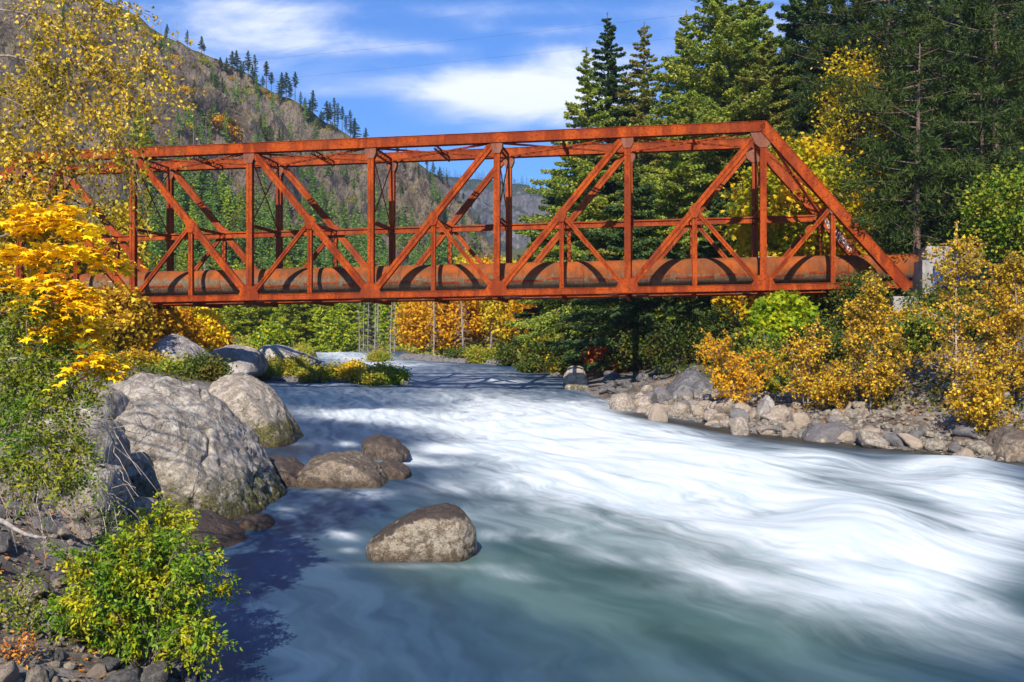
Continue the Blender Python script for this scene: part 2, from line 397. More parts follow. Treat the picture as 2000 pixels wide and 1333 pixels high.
def concrete_mat():
    m, N = newmat('concrete'); tco = N.n('ShaderNodeTexCoord'); P = tco.outputs['Object']
    a = N.noise(P, 1.2, 6, .6); b = N.noise(P, 14, 5, .7)
    c = N.mix(N.sstep(a, .35, .65), (.20, .19, .18), (.34, .32, .30)); c = N.mix(N.math('MULTIPLY', N.sstep(b, .5, .7), .4), c, (.12, .11, .10))
    out(N, princ(N, c, .9, b, .3, .02)); return m
M['concrete'] = concrete_mat()
def flat(name, col, rough=.6):
    m, N = newmat(name); tco = N.n('ShaderNodeTexCoord'); nz = N.noise(tco.outputs['Object'], 6, 4, .6)
    out(N, princ(N, N.mix(N.sstep(nz, .3, .7), tuple(x * .7 for x in col), col), rough)); return m
M['paint_blue'] = flat('spray_paint_blue', (.03, .12, .45)); M['paint_white'] = flat('spray_paint_white', (.75, .72, .66)); M['paint_dark'] = flat('spray_paint_dark', (.03, .05, .12))
M['wire'] = flat('wire', (.12, .11, .11), .5)

def ground_mat():
    m, N = newmat('soil'); tco = N.n('ShaderNodeTexCoord'); P = tco.outputs['Object']
    so = N.n('ShaderNodeSeparateXYZ', ins={0: P})
    a = N.noise(P, .35, 5, .6); b = N.noise(P, 2.6, 6, .7); f = N.noise(P, 14, 5, .75)
    soil = N.mix(N.sstep(b, .35, .65), (.055, .042, .03), (.14, .11, .085))
    stone = N.mix(N.sstep(f, .35, .65), (.13, .115, .10), (.30, .27, .24))
    c = N.mix(N.sstep(a, .4, .6), stone, soil)
    c = N.mix(N.math('MULTIPLY', N.sstep(f, .62, .72), .6), c, (.30, .13, .03))
    far = N.sstep(so.outputs[1], 60, 100)
    green = N.mix(N.sstep(b, .35, .65), (.05, .06, .014), (.14, .12, .03))
    c = N.mix(far, c, green)
    out(N, princ(N, c, .95, N.math('ADD', b, N.math('MULTIPLY', f, .5)), .8, .12)); return m
M['ground'] = ground_mat()

def hill_mat(name, rock1, rock2, brush1, brush2, sc_, thr):
    m, N = newmat(name); tco = N.n('ShaderNodeTexCoord'); P = tco.outputs['Object']
    g = N.n('ShaderNodeNewGeometry'); sn = N.n('ShaderNodeSeparateXYZ', ins={0: g.outputs['Normal']})
    wv = N.scalev(P, (1, 1, .45))
    a = N.noise(P, .02 * sc_, 6, .65, .5); b = N.noise(wv, .09 * sc_, 7, .7, .3); f = N.noise(P, .5 * sc_, 6, .75)
    vo = N.n('ShaderNodeTexVoronoi', feature='F1', ins={'Vector': wv, 'Scale': .16 * sc_, 'Detail': 3.0, 'Roughness': .7})
    r = N.mix(N.sstep(b, .38, .62), rock1, rock2)
    r = N.mix(N.math('MULTIPLY', N.sstep(f, .5, .68), .6), r, tuple(x * 1.5 for x in rock2))
    r = N.mix(N.math('MULTIPLY', N.sstep(vo.outputs[0], .55, .9), .7), r, tuple(x * .4 for x in rock1))
    br = N.mix(N.sstep(f, .4, .6), brush1, brush2)
    k = N.math('ADD', N.math('ADD', N.math('MULTIPLY', a, .60), N.math('MULTIPLY', b, .35)), N.math('MULTIPLY', sn.outputs[2], .42))
    c = N.mix(N.sstep(k, thr - .05, thr + .05), r, br)
    hgt = N.math('ADD', N.math('MULTIPLY', b, 1.0), N.math('ADD', N.math('MULTIPLY', f, .35), N.math('MULTIPLY', vo.outputs[0], -.35)))
    out(N, princ(N, c, .95, hgt, 1.0, 5.0 / sc_, .1)); return m
M['hill'] = hill_mat('hill_rock', (.30, .235, .18), (.56, .45, .34), (.09, .10, .022), (.26, .21, .045), 1.0, .74)
M['mountain'] = hill_mat('mountain_rock', (.24, .22, .21), (.50, .46, .43), (.05, .07, .035), (.09, .10, .05), .22, .74)

# ------------------------------------------------------------------ river, banks and terrain
_YS = np.array([-80, 0, 8, 12.5, 18, 24.7, 32, 39, 50, 60, 74, 85, 100, 118, 140, 152, 200, 400, 3000.])
_XL = np.array([-1, -2.6, -3.5, -4.0, -5.5, -8.0, -9.8, -10.8, -12.5, -14.5, -19, -20, -20.5, -23, -27.5, -30, -60, -160, -1400.])
_XR = np.array([70, 38, 32, 29.5, 26, 21.5, 16.9, 10.8, 6.6, 4.6, 4.6, 3.0, -0.5, -13, -14.5, -18, -50, -150, -1390.])
_YZ = np.array([-80, 0, 14, 20, 30, 40, 50, 60, 75, 100, 140, 170, 3000.])
_WZ = np.array([-5.2, -4.4, -4.3, -4.2, -3.98, -3.78, -3.55, -3.3, -2.95, -2.4, -1.72, -1.4, 1.0])
def smooth_interp(x, xs, ys, w=2.0):
    x = np.asarray(x, float)
    return (np.interp(x - w, xs, ys) + np.interp(x, xs, ys) * 2 + np.interp(x + w, xs, ys)) / 4
def xL(Y): return smooth_interp(Y, _YS, _XL)
def xR(Y): return smooth_interp(Y, _YS, _XR, 3.0)
def zw(Y): return smooth_interp(Y, _YZ, _WZ, 4.0)
def G(X, Y, detail=True):
    X = np.atleast_1d(np.asarray(X, float)); Y = np.atleast_1d(np.asarray(Y, float))
    w = zw(Y); l = xL(Y); r = xR(Y); dl = l - X; dr = X - r
    near = np.clip((75 - Y) / 25, 0, 1)
    left = np.where(dl < 3, .5 * dl, 1.5 + .22 * (dl - 3)) * near + (1 - near) * (.10 * dl + .4 * np.clip(dl, 0, 1))
    left = left * (1 - .42 * np.exp(-((Y - 28) / 7.5) ** 2))
    left = np.minimum(left, 7 + .02 * dl)
    right = np.where(dr < 5, .20 * dr, 1.0 + .36 * (dr - 5)); right = np.where(dr > 22, 7.1 + .28 * (dr - 22), right)
    farr = np.clip((Y - 70) / 20, 0, 1); right = right * (1 - farr) + farr * np.where(dr < 30, .05 * dr, 1.5 + .25 * (dr - 30))
    right = np.minimum(right, 60)
    inr = (dl < 0) & (dr < 0); d = np.minimum(-dl, -dr)
    z = np.where(dl >= 0, w + left, np.where(dr >= 0, w + right, w - 1.4 * np.clip(d / 2.5, 0, 1) - .02))
    # keep the spot under the photographer below the line of sight
    z = np.minimum(z, np.where(Y > 3, -.3426 * Y - .25, -1.3) + np.clip(Y - 10.2, 0, 1e4) * 1.6)
    if detail:
        lnd = np.clip(np.maximum(dl, dr), 0, 1)
        z = z + lnd * (.22 * fbm(f3(X * .8, Y * .8), 4) + .6 * fbm(f3(X * .12, Y * .12, 5), 3) * np.clip(np.maximum(dl, dr) / 8, 0, 1))
    return z
ys = np.concatenate([np.arange(-80, 0, 3), np.arange(0, 60, .3), np.arange(60, 170, 1.2), 170 * np.exp(np.linspace(0, math.log(3500 / 170), 50))])
xp = 60 * np.exp(np.linspace(0, math.log(3000 / 60), 34))[1:]
xs = np.concatenate([-xp[::-1], np.arange(-60, 60.1, .4), xp])
XX, YY = np.meshgrid(xs, ys)
ZZ = G(XX.ravel(), YY.ravel())
ny, nx = XX.shape
idx = np.arange(ny * nx).reshape(ny, nx)
Q = np.stack([idx[:-1, :-1], idx[:-1, 1:], idx[1:, 1:], idx[1:, :-1]], -1).reshape(-1, 4)
ground = link('ground', mesh_np('ground', np.stack([XX.ravel(), YY.ravel(), ZZ], -1), Q, M['ground'], True)); tag(ground, kind='structure')

# water surface: flow-following coordinates and foam amount are stored on the mesh
wy = np.concatenate([np.arange(-30, 8, 2.0), np.arange(8, 45, .12), np.arange(45, 90, .35), np.arange(90, 175, 1.0)])
NXW = 330
tt = np.linspace(-.10, 1.08, NXW)
Lw = xL(wy); Rw = xR(wy)
WX = Lw[:, None] + (Rw - Lw)[:, None] * tt[None, :]; WY = np.repeat(wy[:, None], NXW, 1); WT = np.repeat(tt[None, :], len(wy), 0)
WZ = zw(WY.ravel()).reshape(WX.shape)
PX = CX + F * WX / np.maximum(WY, 4); PY = CY - F * WZ / np.maximum(WY, 4)
def blobs(lst):
    r = np.zeros_like(WX)
    for (x, y, rx, ry, a, rot) in lst:
        c, s_ = math.cos(R(rot)), math.sin(R(rot)); dx, dy_ = PX - x, PY - y
        u = (dx * c + dy_ * s_) / rx; v = (-dx * s_ + dy_ * c) / ry
        r += a * np.exp(-(u * u + v * v))
    return r
foam = blobs([(1350, 1110, 330, 60, .20, 14), (1050, 990, 200, 50, .22, 8), (1600, 1230, 260, 50, .14, 14), (1130, 890, 250, 80, .30, 6), (1500, 1010, 320, 90, .22, 14), (1330, 850, 120, 18, .3, 8), (700, 812, 150, 13, .85, 2), (860, 826, 110, 16, .7, 4), (1000, 800, 160, 26, .55, 5), (1120, 850, 170, 40, .95, 8), (1000, 870, 150, 22, .6, 0),
              (1180, 800, 80, 22, .5, 5), (1240, 900, 200, 55, .85, 12), (1130, 950, 130, 30, .5, 10), (1420, 900, 120, 26, .55, 6), (1480, 960, 220, 50, .6, 12), (1100, 900, 160, 45, .5, 0),
              (1690, 1080, 200, 80, 1.05, 14), (1900, 960, 160, 50, .75, 14), (1950, 1050, 120, 70, .6, 0), (1350, 1010, 230, 50, .5, 10), (1850, 1200, 220, 70, .5, 15),
              (1700, 930, 200, 30, .45, 10), (1560, 900, 90, 22, .4, 5), (1880, 915, 120, 14, .5, 4), (1200, 1090, 130, 20, .3, 12), (1060, 1050, 80, 14, .2, 8), (720, 972, 34, 10, .5, 0), (670, 1050, 32, 9, .55, 8), (1010, 1125, 60, 12, .35, 8), (1500, 1160, 200, 40, .4, 14),
              (830, 900, 90, 9, .65, 2), (860, 876, 60, 8, .6, 2), (680, 868, 30, 6, .6, 4), (560, 742, 60, 4, .7, 0), (700, 700, 90, 9, .7, 0), (760, 712, 120, 6, .5, 0), (650, 690, 60, 6, .6, 0), (980, 745, 130, 5, .35, 4), (620, 752, 80, 4, .35, 0),
              (560, 1055, 50, 8, .3, 0), (560, 1075, 60, 8, .25, 5), (900, 1010, 60, 12, .2, 10), (900, 950, 90, 18, .3, 0), (965, 1052, 34, 12, .4, 10), (680, 1078, 24, 6, .4, 0), (820, 1106, 150, 7, .3, 0), (800, 760, 320, 26, .22, 0), (900, 726, 240, 12, .25, 3), (800, 890, 26, 8, .5, 0), (590, 868, 40, 8, .3, 0), (560, 1000, 26, 10, .3, 0), (660, 960, 110, 7, .25, 0)])
teal = np.clip(blobs([(1500, 1200, 700, 200, .9, 0), (1300, 1000, 500, 120, .8, 0), (1100, 1150, 350, 60, .5, 10)]), 0, 1)
brown = np.clip(blobs([(1900, 893, 230, 12, 1.2, 6), (1620, 862, 170, 12, 1.2, 5), (1400, 838, 150, 10, 1.0, 8), (1250, 815, 70, 9, .8, 10), (560, 880, 60, 16, .7, 0), (350, 1310, 80, 30, .8, 0), (820, 1100, 110, 9, .5, 0), (560, 1030, 40, 14, .4, 0), (660, 950, 90, 8, .5, 0)]), 0, 1)  # brown water along stones; patch below the midstream boulder is a painted brownish reflection
# long soft standing waves that follow the current
fs = WY * 1.0 + .35 * WX; ft = WT * 14
wav = fbm(f3(ft.ravel() * .8, fs.ravel() * .22, 3), 3).reshape(WX.shape)
wav2 = fbm(f3(ft.ravel() * 2.2, fs.ravel() * .75, 8), 4).reshape(WX.shape)
edge = np.clip(np.minimum(WT, 1 - WT) * 9, 0, 1)
foam = foam * 1.12; act = np.clip(foam, 0, 1.2)
hum = blobs([(1690, 1030, 170, 60, .55, 14), (1900, 930, 140, 30, .35, 10), (1120, 830, 160, 26, .35, 6), (1330, 890, 140, 26, .3, 10), (1500, 1000, 120, 30, -.25, 10), (1480, 920, 110, 20, .25, 10), (1240, 960, 120, 28, -.2, 10), (700, 806, 140, 8, .16, 0), (1760, 920, 90, 20, -.25, 10), (1620, 900, 80, 14, .28, 8)])
WZ2 = WZ + edge * (hum * .8 + wav * (.04 + .20 * act) + wav2 * (.025 + .03 * act))
aflow = np.stack([ft.ravel(), fs.ravel(), np.zeros(ft.size)], -1)
ny, nx = WX.shape; idx = np.arange(ny * nx).reshape(ny, nx)
Q = np.stack([idx[:-1, :-1], idx[:-1, 1:], idx[1:, 1:], idx[1:, :-1]], -1).reshape(-1, 4)
def water_mat():
    m, N = newmat('river_water')
    A = lambda k: N.n('ShaderNodeAttribute', attribute_name=k)
    fl = A('flow').outputs['Vector']; fo = A('foam').outputs['Fac']; te = A('teal').outputs['Fac']; bn = A('brown').outputs['Fac']
    tco = N.n('ShaderNodeTexCoord'); P = tco.outputs['Object']
    warp = N.n('ShaderNodeVectorMath', operation='ADD', ins={0: fl, 1: N.scalev(N.n('ShaderNodeTexNoise', ins={'Vector': P, 'Scale': .35, 'Detail': 2.0}).outputs[1], (1.0, 1.0, 0))}).outputs[0]
    s1 = N.noise(N.scalev(warp, (1.2, .24, 1)), 1.0, 5, .52, .2)
    s2 = N.noise(N.scalev(warp, (3.6, .32, 1)), 1.0, 6, .6, .15)
    s3 = N.noise(N.scalev(warp, (14., .6, 1)), 1.0, 5, .65)
    soft = N.noise(P, .38, 5, .55, .6)
    s = N.math('ADD', N.math('ADD', N.math('MULTIPLY', s1, .50), N.math('MULTIPLY', s2, .34)), N.math('MULTIPLY', s3, .16))
    amt = N.math('ADD', fo, N.math('MULTIPLY', N.math('SUBTRACT', s, .5), N.math('ADD', .55, N.math('MULTIPLY', fo, 1.6))))
    amt = N.math('ADD', amt, N.math('MULTIPLY', N.math('SUBTRACT', soft, .5), N.math('ADD', .2, N.math('MULTIPLY', fo, 1.1))))
    k = N.sstep(amt, .0, 1.2)
    deep = N.mix(N.sstep(s2, .35, .65), (.013, .036, .082), (.036, .078, .150))
    tealc = N.mix(N.sstep(s1, .35, .65), (.030, .075, .068), (.085, .155, .145))
    c = N.mix(te, deep, tealc); c = N.mix(N.math('MULTIPLY', bn, .85), c, (.030, .024, .010))
    fc = N.mix(N.sstep(s2, .25, .75), (.45, .53, .55), (.68, .71, .71))
    k = N.math('MULTIPLY', k, N.math('SUBTRACT', 1.0, N.math('MULTIPLY', bn, .9)))
    c = N.mix(k, c, fc)
    h = N.math('ADD', N.math('MULTIPLY', s1, .4), N.math('ADD', N.math('MULTIPLY', s2, .25), N.math('MULTIPLY', s3, .12)))
    rough = N.math('ADD', .44, N.math('MULTIPLY', k, .5))
    out(N, princ(N, c, rough, h, .16, .15, .16)); return m
wm = mesh_np('river', np.stack([WX.ravel(), WY.ravel(), WZ2.ravel()], -1), Q, water_mat(), True, attrs={'foam': act.ravel(), 'teal': teal.ravel(), 'brown': brown.ravel(), 'flow': aflow})
tag(link('river', wm), kind='structure')

# hills
def hill(name, ridge, base, cols, rows, mat, amp, ramp_, back=.35, nscale=.03):
    rd = np.array([at(*p) for p in ridge]); bs = np.array(base, float)
    t = np.linspace(0, 1, cols); tr = np.linspace(0, 1, len(rd)); tb = np.linspace(0, 1, len(bs))
    Rr = np.stack([np.interp(t, tr, rd[:, i]) for i in range(3)], -1); Bb = np.stack([np.interp(t, tb, bs[:, i]) for i in range(3)], -1)
    s = np.concatenate([np.linspace(0, 1, rows), 1 + np.linspace(.04, back, 8)])
    V = np.zeros((len(s), cols, 3))
    for k, q in enumerate(s):
        if q <= 1: V[k] = Bb + (Rr - Bb) * q
        else:
            V[k] = Rr + (Rr - Bb) * (q - 1); V[k, :, 2] = Rr[:, 2] * (1 - (q - 1) * 2.0)
    Pn = V.reshape(-1, 3)
    env = np.repeat(np.where(s <= 1, np.sin(np.clip(s, 0, 1) * PI) ** .6, .2), cols)
    d = ridged(Pn * nscale, 5) * amp - amp * .3
    Pn = Pn.copy(); Pn[:, 2] += env * d * .55; Pn[:, 1] -= env * d * .8
    Pn[:, 2] += ramp_ * fbm(Pn * .12, 3) * (1 - env * .5)
    idx = np.arange(len(s) * cols).reshape(len(s), cols)
    Qh = np.stack([idx[:-1, :-1], idx[:-1, 1:], idx[1:, 1:], idx[1:, :-1]], -1).reshape(-1, 4)
    o = link(name, mesh_np(name, Pn, Qh, mat, True)); tag(o, kind='structure')
    return Pn.reshape(len(s), cols, 3), rows
H1, H1r = hill('hill', [(-900, -160, 300), (-500, -150, 310), (-100, -120, 320), (130, -40, 325), (240, 18, 330), (330, 78, 335), (430, 118, 340), (520, 172, 345), (600, 217, 350), (690, 276, 360), (760, 305, 375), (830, 330, 390), (868, 352, 400), (915, 410, 410), (960, 480, 420), (1010, 560, 430), (1080, 640, 440)],
               [(-260, 120, 2), (-200, 135, 2), (-140, 150, 2), (-95, 165, 2), (-70, 185, 2), (-45, 230, 2), (-20, 290, 2), (10, 360, 2)], 320, 210, M['hill'], 32, 1.8, nscale=.042)
H3, H3r = hill('mountain', [(300, 420, 1300), (500, 360, 1350), (700, 335, 1400), (800, 338, 1400), (865, 346, 1400), (925, 352, 1400), (985, 358, 1420), (1030, 362, 1440), (1065, 374, 1450), (1110, 392, 1450), (1200, 400, 1480), (1400, 330, 1500), (1900, 200, 1500), (2500, 150, 1500)],
               [(-500, 700, 2), (-250, 750, 2), (-60, 800, 2), (0, 820, 2), (60, 850, 2), (150, 850, 2), (400, 850, 2), (900, 800, 2)], 260, 110, M['mountain'], 60, 5, nscale=.009)
H4, H4r = hill('wooded_slope_hill', [(1130, 560, 200), (1250, 400, 210), (1400, 250, 215), (1700, 60, 220), (2100, -150, 220), (2700, -300, 220)],
               [(10, 160, 0), (25, 140, 1), (45, 115, 3), (75, 100, 6), (110, 90, 8), (160, 80, 8)], 90, 50, M['hill'], 4, 1.0)

# ------------------------------------------------------------------ truss bridge
OX, OY, TH, BW, SL, ZT, ZB, PN = -23.44, 61.62, 0.144, 4.73, 0.0124, 11.61, 2.55, 7.6
bridge = empty('truss_bridge', (OX, OY, 0), 'long rusty red steel truss bridge carrying a fat pipe over the rapids', 'bridge', rz=-TH)
def bp(i, w, v): return np.array([i * PN, w, v + SL * i * PN])
ZM = (ZT + ZB) / 2
def frame(p0, p1, side=(0, 1, 0)):
    d = p1 - p0; L = np.linalg.norm(d); d = d / L; s = np.asarray(side, float); s = s - d * s.dot(d); s /= np.linalg.norm(s); q = np.cross(d, s)
    return d, q, s, L       # along, across (in truss plane), lateral
def mem(mb, p0, p1, wid, dep, gap=.035, trim=(0, 0)):
    """built-up member: side plates, pairs of angles on both faces, a web between"""
    d, q, s, L = frame(p0, p1); p0 = p0 + d * trim[0]; p1 = p1 - d * trim[1]; L -= sum(trim); c = (p0 + p1) / 2
    h = L / 2; e = .012
    for sg in (-1, 1):
        mb.add(box_pts(c + q * sg * (wid / 2 - e), d * h, q * e, s * (dep / 2 - .02)), BOXF)
        for fs in (-1, 1):
            fw = (wid / 2 - gap / 2) / 2
            mb.add(box_pts(c + q * sg * (gap / 2 + fw) + s * fs * (dep / 2 - .009), d * h, q * fw, s * .009), BOXF)
    for fs in (-1, 1): mb.add(box_pts(c + s * fs * (dep / 2 - .055), d * h, q * (wid / 2 - .03), s * .006), BOXF)
def lace(mb, p0, p1, off, n, wdt=.035, th=.006, nrm=None):
    """zigzag bars between the lines p0-p1 shifted by +-off"""
    off = np.asarray(off, float); P = [p0 + (p1 - p0) * (k / n) + off * (1 if k % 2 else -1) for k in range(n + 1)]
    for a, b in zip(P[:-1], P[1:]):
        d = b - a; L = np.linalg.norm(d); d /= L; nn = np.cross(off, p1 - p0); nn /= np.linalg.norm(nn); q = np.cross(d, nn)
        mb.add(box_pts((a + b) / 2, d * L / 2, q * wdt, nn * th), BOXF)
def bar(mb, p0, p1, w=.04, t=.04, side=(0, 0, 1)):
    d, q, s, L = frame(np.asarray(p0, float), np.asarray(p1, float), side); mb.add(box_pts((p0 + p1) / 2, d * L / 2, q * w, s * t), BOXF)
def chord(i0, v0, i1, v1, w, wid, dep, ends=(0, 0)):
    mb = MB(); p0 = bp(i0, w, v0); p1 = bp(i1, w, v1); d, q, s, L = frame(p0, p1)
    if q[2] < 0: q = -q
    p0 = p0 - d * ends[0]; p1 = p1 + d * ends[1]; c = (p0 + p1) / 2; h = np.linalg.norm(p1 - p0) / 2
    for sg in (-1, 1): mb.add(box_pts(c + s * sg * (dep / 2 - .015), d * h, q * wid / 2, s * .015), BOXF)
    mb.add(box_pts(c + q * (wid / 2 + .012), d * h, q * .012, s * (dep / 2 + .05)), BOXF)
    for sg in (-1, 1):
        mb.add(box_pts(c - q * (wid / 2 + .010) + s * sg * (dep / 2 - .06), d * h, q * .010, s * .09), BOXF)
        mb.add(box_pts(c + q * (wid / 2 - .05) + s * sg * (dep / 2 + .006), d * h, q * .05, s * .006), BOXF)
        mb.add(box_pts(c - q * (wid / 2 - .05) + s * sg * (dep / 2 + .006), d * h, q * .05, s * .006), BOXF)
        # rivet heads along both edges
        n = int(h * 2 / .16)
        for k in range(n):
            pc = p0 + d * (.08 + k * .16) + s * sg * (dep / 2 + .012)
            for e in (-1, 1): mb.add(box_pts(pc + q * e * (wid / 2 - .05), d * .017, q * .017, s * .010), BOXF)
    n = max(4, int(2 * h / .42)); lace(mb, p0 - q * (wid / 2 + .025), p1 - q * (wid / 2 + .025), s * (dep / 2 - .06), n)
    return mb
def plate(mb, pts, w, th=.012):
    """flat gusset in the truss plane; pts = (x, z) outline"""
    P = np.array(pts, float); n = len(P)
    V = np.concatenate([np.stack([P[:, 0], np.full(n, w - th), P[:, 1]], -1), np.stack([P[:, 0], np.full(n, w + th), P[:, 1]], -1)])
    side = np.array([[k, (k + 1) % n, n + (k + 1) % n, n + k] for k in range(n)])
    mb.add(V, [np.array([list(range(n))]), np.array([list(range(2 * n - 1, n - 1, -1))])] + [side])
for w, mt in ((0.0, M['rust']), (BW, M['rust_far'])):
    for o in (chord(-1, ZT, 5, ZT, w, .55, .50, (.1, .1)).build('top_chord', mt, bridge),
              chord(-2, ZB, 6, ZB, w, .33, .42, (.4, .4)).build('bottom_chord', mt, bridge)): pass
    for i0, v0, i1, v1 in ((5, ZT, 6, ZB), (-1, ZT, -2, ZB)):
        chord(i0, v0, i1, v1, w, .55, .50, (.12, .3)).build('end_post', mt, bridge)
    for i in range(-1, 6):
        mb = MB(); mem(mb, bp(i, w, ZB), bp(i, w, ZT), .36, .36, trim=(.16, .27)); mb.build('vertical_post', mt, bridge)
    for k in range(-2, 6):
        i = k + .5; mb = MB(); mem(mb, bp(i, w, ZB), bp(i, w, ZM), .26, .26, trim=(.16, .05)); mb.build('short_post', mt, bridge)
    for i, j in ((-1, 0), (0, 1), (1, 2), (3, 2), (4, 3), (5, 4)):
        mb = MB(); mem(mb, bp(i, w, ZT), bp(j, w, ZB), .39, .32, trim=(.3, .2)); mb.build('diagonal', mt, bridge)
        mb = MB(); mem(mb, bp((i + j) / 2, w, ZM), bp(i, w, ZB), .24, .22, trim=(.1, .2)); mb.build('short_diagonal', mt, bridge)
    for i, j in ((-2, -1), (6, 5)):
        mb = MB(); mem(mb, bp((i + j) / 2, w, ZM), bp(j, w, ZB), .24, .22, trim=(.25, .2)); mb.build('short_diagonal', mt, bridge)
    for i in range(-1, 6):
        for fs in (-1, 1):
            mb = MB(); c = bp(i, w, ZB); x, z = c[0], c[2]
            plate(mb, [(x - .62, z - .155), (x + .62, z - .155), (x + .62, z + .22), (x + .36, z + .68), (x - .36, z + .68), (x - .62, z + .22)], w + fs * .240)
            mb.build('gusset_plate', mt, bridge)
            mb = MB(); c = bp(i, w, ZT); x, z = c[0], c[2]; zl = z - .29
            sgn = {-1: 1, 5: -1}.get(i, 0)
            plate(mb, [(x - .34, zl), (x + .34, zl), (x + .34, zl - .3), (x + .2, zl - .62), (x - .2, zl - .62), (x - .34, zl - .3)] if not sgn else
                  [(x - .75, zl), (x + .75, zl), (x + .45, zl - .6), (x + .2, zl - .9), (x - .2, zl - .9), (x - .45, zl - .7)], w + fs * .200)
            mb.build('gusset_plate', M['plate_grey'], bridge)
    for k in range(-2, 6):
        for fs in (-1, 1):
            mb = MB(); c = bp(k + .5, w, ZM); x, z = c[0], c[2]
            plate(mb, [(x - .12, z + .30), (x + .12, z + .30), (x + .30, z + .02), (x + .24, z - .26), (x + .13, z - .5), (x - .13, z - .5), (x - .24, z - .26), (x - .30, z + .02)], w + fs * .182)
            mb.build('gusset_plate', M['plate_grey'] if k in (5, -2) else mt, bridge)
# longitudinal rail half-way up the far truss
mb = MB(); a, b = bp(-1.5, BW - .30, ZM - .18), bp(5.5, BW - .30, ZM - .18)
for z in (-.15, .15): bar(mb, a + [0, 0, z], b + [0, 0, z], .055, .04)
for z in (-.19, .19): bar(mb, a + [0, .03, z], b + [0, .03, z], .012, .09, (0, 1, 0))
mb.add(box_pts((a + b) / 2 + [0, .035, 0], (b - a) / 2, [0, .006, 0], [0, 0, .11]), BOXF)
mb.build('side_rail', M['rust_far'], bridge)
# struts across between the trusses
for k in range(-3, 12):
    i = k / 2; mb = MB(); z = ZM - .12
    a, b = bp(i, .2, z), bp(i, BW - .24, z)
    for x in (-.17, .17): bar(mb, a + [x, 0, 0], b + [x, 0, 0], .045, .05)
    lace(mb, a, b, (.15, 0, 0), 12, .03); mb.build('cross_strut', M['rust_far'], bridge)
for i in range(-1, 6):
    mb = MB(); a, b = bp(i, .25, ZT - .32), bp(i, BW - .25, ZT - .32)
    for z in (-.16, .2):
        bar(mb, a + [0, 0, z], b + [0, 0, z], .06, .04)
    lace(mb, a + [0, 0, .02], b + [0, 0, .02], (0, 0, .17), 14, .03); mb.build('top_strut', M['rust_far'], bridge)
    mb = MB(); t0, t1 = ZT - .5, ZM + .0
    bar(mb, bp(i, .2, t0), bp(i, BW - .24, t1), .03, .02); bar(mb, bp(i, BW - .2, t0), bp(i, .24, t1), .03, .02)
    mb.build('sway_rod', M['rust_far'], bridge)
    if i < 5:
        for (wa, wb) in ((.2, BW - .2), (BW - .2, .2)):
            mb = MB(); a, b = bp(i + .03, wa, ZT - .22 - (.06 if wa < 1 else .0)), bp(i + .97, wb, ZT - .22 - (.06 if wa < 1 else .0))
            d, q, s, L = frame(a, b, (0, 0, 1))
            for sg in (-1, 1): bar(mb, a + q * sg * .13, b + q * sg * .13, .03, .03)
            lace(mb, a, b, q * .12, 30, .025); mb.build('lateral_brace', M['rust_far'], bridge)
        mb = MB(); a, b = bp(i + .5, .24, ZT - .42), bp(i + .5, BW - .24, ZT - .42)
        bar(mb, a, b, .05, .03); lace(mb, a + [0, 0, .14], b + [0, 0, .14], (0, 0, .13), 14, .03); bar(mb, a + [0, 0, .28], b + [0, 0, .28], .05, .03)
        plate(mb, [(a[0] - .22, a[2] + .0), (a[0] + .22, a[2] + .0), (a[0] + .22, a[2] + .34), (a[0] - .22, a[2] + .34)], BW / 2)
        mb.build('top_strut', M['rust_far'], bridge)
for (i0, i1) in ((5, 5.5), (-1, -1.5)):   # portal bracing in the plane of the end posts
    A0, A1 = bp(i0, .25, ZT - .1), bp(i0, BW - .25, ZT - .1); B0, B1 = bp(i1, .25, ZM), bp(i1, BW - .25, ZM)
    for a, b in ((A0, B1), (A1, B0), (B0, B1)):
        mb = MB(); d, q, s, L = frame(a, b, (A0 - B0))
        for sg in (-1, 1): bar(mb, a + s * sg * .15, b + s * sg * .15, .04, .04)
        lace(mb, a, b, s * .14, 18, .028); mb.build('portal_brace', M['rust_far'], bridge)
for k in range(-4, 13):
    i = k / 2; mb = MB(); a, b = bp(i, .22, ZB - .22), bp(i, BW - .22, ZB - .22)
    mb.add(box_pts((a + b) / 2, [.012, 0, 0], (b - a) / 2, [0, 0, .2]), BOXF)
    for z in (-.21, .21): mb.add(box_pts((a + b) / 2 + [0, 0, z], [.11, 0, 0], (b - a) / 2, [0, 0, .012]), BOXF)
    mb.build('floor_beam', M['rust_far'], bridge)
for w in (.75, 1.7, 3.0, 4.0):
    mb = MB(); a, b = bp(-2, w, ZB - .1), bp(6, w, ZB - .1); mb.add(box_pts((a + b) / 2, (b - a) / 2, [0, .10, 0], [0, 0, .012]), BOXF); mb.add(box_pts((a + b) / 2 + [0, 0, -.09], (b - a) / 2, [0, .02, 0], [0, 0, .075]), BOXF)
    mb.build('stringer', M['rust_far'], bridge)
for k in range(-2, 6):
    for (u0, u1, w0, w1) in ((.04, .38, .3, 1.5), (.62, .92, 1.4, .3)):
        mb = MB(); bar(mb, bp(k + u0, w0, ZB - .235), bp(k + u1, w1, ZB - .235), .05, .006); mb.build('bottom_brace', M['pale_steel'], bridge)

